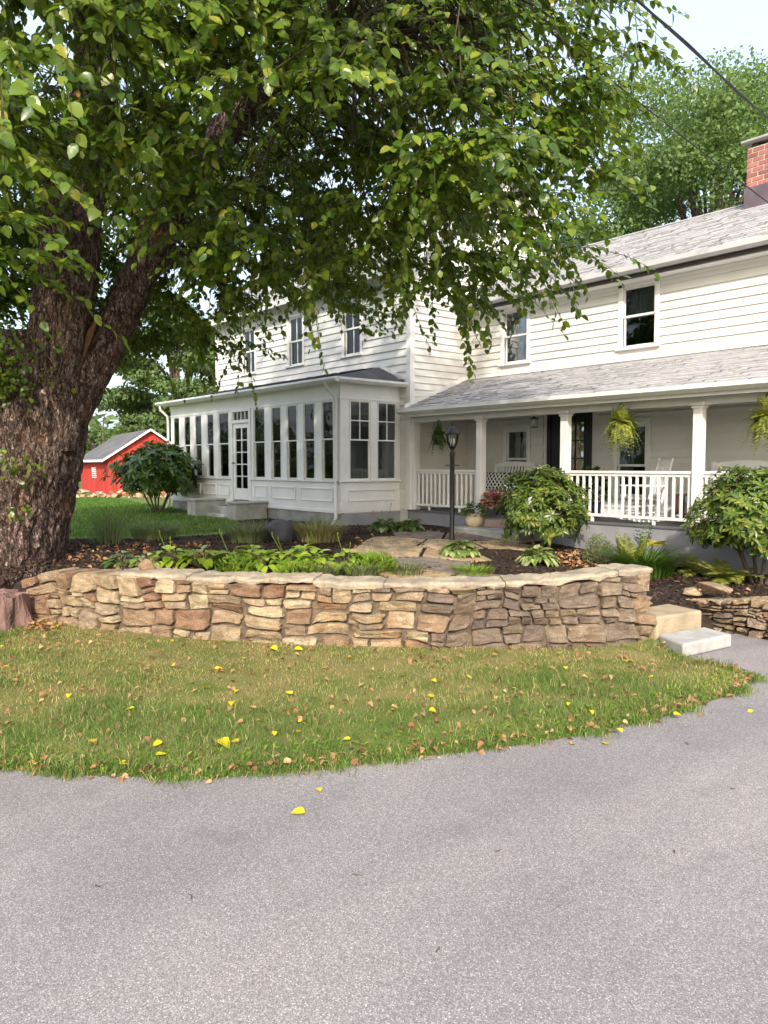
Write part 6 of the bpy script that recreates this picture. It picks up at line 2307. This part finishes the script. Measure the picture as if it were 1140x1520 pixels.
bwal = thing('field_stone_wall', 'low tumbled field stone wall crossing the lawn before the barn', 'wall', W(-15, 40, .1))
bwal['kind'] = 'thing'
for k in range(78):
    f = k / 78
    lat, fwd = -18.5 + 9.5 * f, 41.0 - 4.5 * f
    p = W(lat + random.uniform(-.1, .1), fwd + random.uniform(-.25, .25))
    s_ = random.uniform(.12, .30)
    rock((p.x, p.y, zg(p.x, p.y) + s_ * .5 + (random.random() < .35) * .22), (s_, s_ * random.uniform(.6, 1), s_ * .6), 100 + k, MAT['stone'], 'stone', bwal, random.uniform(0, 3), 10)

# ------------------------------------------------------------------ cables
def sagline(a, b, sag, n=24):
    return [tuple(Vector(a).lerp(Vector(b), i / n) + Vector((0, 0, -sag * 4 * (i / n) * (1 - i / n)))) for i in range(n + 1)]


A_, B_ = Vector((-3.96, 6.23, 6.07)), Vector((-5.52, 12.14, 7.26))
d_ = B_ - A_
c1 = sagline(A_ - d_ * 1.5, B_ + d_ * .5, .02)
off = [Vector((.012 * math.cos(i * .9), .012 * math.sin(i * .9), .012 * math.cos(i * .9))) for i in range(len(c1))]
pc = thing('power_cable', 'thick twisted black power cable crossing the sky above the chimney', 'cable', c1[0])
MB().tube(c1, .012, 6).build('core_wire', MAT['cable'], pc, True)
MB().tube([Vector(p) + o_ for p, o_ in zip(c1, off)], .009, 6).build('wrapped_wire', MAT['cable'], pc, True)
A_, B_ = Vector((-5.81, 7.09, 7.09)), Vector((-6.41, 14.2, 6.67))
d_ = B_ - A_
tl2 = MB().tube(sagline(A_ - d_ * 1.2, B_ + d_ * .02, .10), .010, 6).build('phone_cable', MAT['cable'], None, True)
tag(tl2, 'thin black cable running down in front of the chimney to the roof', 'cable')

# ------------------------------------------------------------------ leaves on the ground
YL = [(-8.7, 2.01), (-8.96, 2.36), (-7.81, 1.8), (-8.2, 2.8), (-7.43, 2.69), (-6.8, 3.06), (-9.34, 2.77), (-7.85, 3.5), (-6.51, 2.74), (-6.47, 3.3), (-5.74, 3.13), (-5.47, 2.95), (-5.33, 3.43), (-5.78, 4.1), (-6.0, 4.52), (-6.62, 3.7), (-6.64, 4.3), (-6.86, 4.15), (-5.81, 2.27), (-4.94, 2.86), (-4.72, 3.08), (-4.53, 2.96), (-4.65, 2.84), (-4.76, 2.45), (-4.65, 2.55), (-4.22, 3.19), (-4.38, 3.5), (-4.84, 2.03), (-4.89, 1.8), (-5.23, 1.38), (-5.34, 1.77), (-4.99, 2.14), (-5.17, 4.52), (-4.81, 4.95), (-4.9, 4.61), (-4.29, 4.01), (-4.53, 4.25), (-4.48, 3.8), (-3.54, 5.04), (-3.53, 4.87), (-3.2, 4.89), (-3.71, 5.02), (-4.77, 6.26), (-4.42, 5.89), (-5.25, 5.85), (-3.7, 6.23), (-3.09, 5.5), (-3.67, 4.07), (-3.64, 3.46), (-5.98, 2.93), (-6.51, 2.0), (-4.29, 4.98), (-4.16, 6.51)]
YA = [(-4.52, 2.01), (-3.82, 2.64), (-3.59, 2.39), (-3.28, 4.45), (-3.12, 4.64), (-2.81, 6.22)]
YM_ = []
for j in range(3):
    TV, TT = tmpl_leaf(.36 + .04 * j, .10 + .05 * j, .05 + .08 * j)
    m_ = tri_mesh('fallen_leaf', TV, TT, True)
    m_.materials.append(MAT['yellow'])
    YM_.append(m_)
for k, (x, y) in enumerate(YL + YA):
    ob = link('fallen_leaf', YM_[k % 3])
    onl = k < len(YL)
    z = (float(lawn_z(np.array([[x, y]]))[0]) + .035) if onl else .012
    ob.location = (x, y, z)
    ob.rotation_euler = (random.uniform(-.3, .3), random.uniform(-.1, .25), random.uniform(0, 6.28))
    s_ = random.uniform(.05, .09) * (1.4 if k == 23 else 1)
    ob.scale = (s_, s_, s_)
    if onl: tag(ob, 'yellow fallen leaf lying on the front lawn grass', 'leaf', 'yellow leaves on the lawn')
    else: tag(ob, 'yellow fallen leaf lying on the grey asphalt drive', 'leaf', 'yellow leaves on the asphalt')
# brown litter: on the lawn, along its edge, in the bed
P = scatter(FRONT, 900)
ep = []
for (x0, y0), (x1, y1) in zip(EDGE[2:-1], EDGE[3:]):
    l = math.hypot(x1 - x0, y1 - y0)
    for _ in range(int(l * 34)):
        t = random.random()
        ep.append((x0 + (x1 - x0) * t + random.gauss(-.03, .05), y0 + (y1 - y0) * t + random.gauss(0, .05)))
cl = []
for _ in range(26):
    c = scatter(FRONT, 1)[0]
    cl.append(c + RNG.normal(size=(RNG.integers(3, 9), 2)) * .12)
P = np.concatenate([P, np.array(ep)] + cl + [np.array([-9.7, 2.6]) + RNG.normal(size=(150, 2)) * np.array([.28, .10])])
inl = inpoly(P, LAWNPOLY)
z = np.where(inl, lawn_z(P) + RNG.uniform(.02, .05, len(P)), .010)
n = len(P)
ll = cloud('leaf_litter', np.c_[P, z], rdir(n) * np.array([1, 1, .3]), np.array([0, 0, 1]) + rdir(n) * .6, RNG.uniform(.03, .065, n), MAT['brownleaf'], None, tmpl_leaf(.36, .22, .35), 'stuff')
tag(ll, 'dry brown leaves scattered over the lawn and its edge', 'leaves')
P = scatter(MULCH, 26000)
ok = (P[:, 0] < -4.5) | (P[:, 1] > 9.35)
ok &= (pdist(P, WALL) > .45)
ok &= ~((P[:, 0] > -5.65) & (P[:, 1] > 7.4) & (P[:, 1] < 8.75))
ok &= ~((P[:, 1] > 12.0) | ((P[:, 0] > -11.6) & (P[:, 0] < -9.65) & (P[:, 1] > 11.3)))
P = P[ok]
n = len(P)
CH = (np.array([(-.5, -.2, 0), (.5, -.14, .02), (.45, .2, 0), (-.5, .16, .03), (0, 0, .22)], float), np.array([(0, 1, 4), (1, 2, 4), (2, 3, 4), (3, 0, 4)], int))
mc = cloud('mulch', np.c_[P, zb(P[:, 0], P[:, 1]) + RNG.uniform(-.005, .02, n)], rdir(n) * np.array([1, 1, .35]), np.array([0, 0, 1]) + rdir(n) * .5, RNG.uniform(.03, .09, n), MAT['mulch'], None, CH, 'stuff', None, False)
tag(mc, 'dark brown bark mulch covering the garden beds', 'mulch')
P = np.concatenate([scatter([(-14, 3.5), (-10.4, 3.3), (-9.7, 4.6), (-12.5, 6.6)], 230), scatter([(-8.6, 10.4), (-6.9, 10.2), (-6.6, 11.6), (-8.6, 11.9)], 260), scatter([(-5.2, 9.6), (-3.4, 9.6), (-3.4, 11.2), (-5.4, 10.6)], 60), scatter(PATHP, 60)])
n = len(P)
bl = cloud('bed_litter', np.c_[P, zb(P[:, 0], P[:, 1]) + RNG.uniform(.02, .05, n)], rdir(n) * np.array([1, 1, .3]), np.array([0, 0, 1]) + rdir(n) * .6, RNG.uniform(.05, .10, n), MAT['brownleaf'], None, tmpl_leaf(.38, .2, .3), 'stuff')
tag(bl, 'orange brown dead leaves lying on the mulch beds', 'leaves')
# twigs and grit on the drive
m = MB()
for (x, y, l, a) in [(-2.9, 2.2, .06, .4), (-2.6, 2.9, .045, 1.2), (-2.75, 5.1, .05, 2.2), (-2.2, 4.6, .03, .3), (-3.2, 1.5, .05, 2.7), (-2.2, 2.1, .04, 1.7), (-2.4, 5.9, .05, .9), (-3.6, 1.2, .04, .1), (-2.0, 3.6, .035, 2.0)]:
    m.tube([(x, y, .006), (x + l * .5 * math.cos(a), y + l * .5 * math.sin(a), .009), (x + l * math.cos(a + .3), y + l * math.sin(a + .3), .006)], [.003, .003, .0015], 5)
tg = m.build('drive_debris', MAT['twig'])
tag(tg, 'tiny twigs scattered on the asphalt', 'twigs', None, 'stuff')
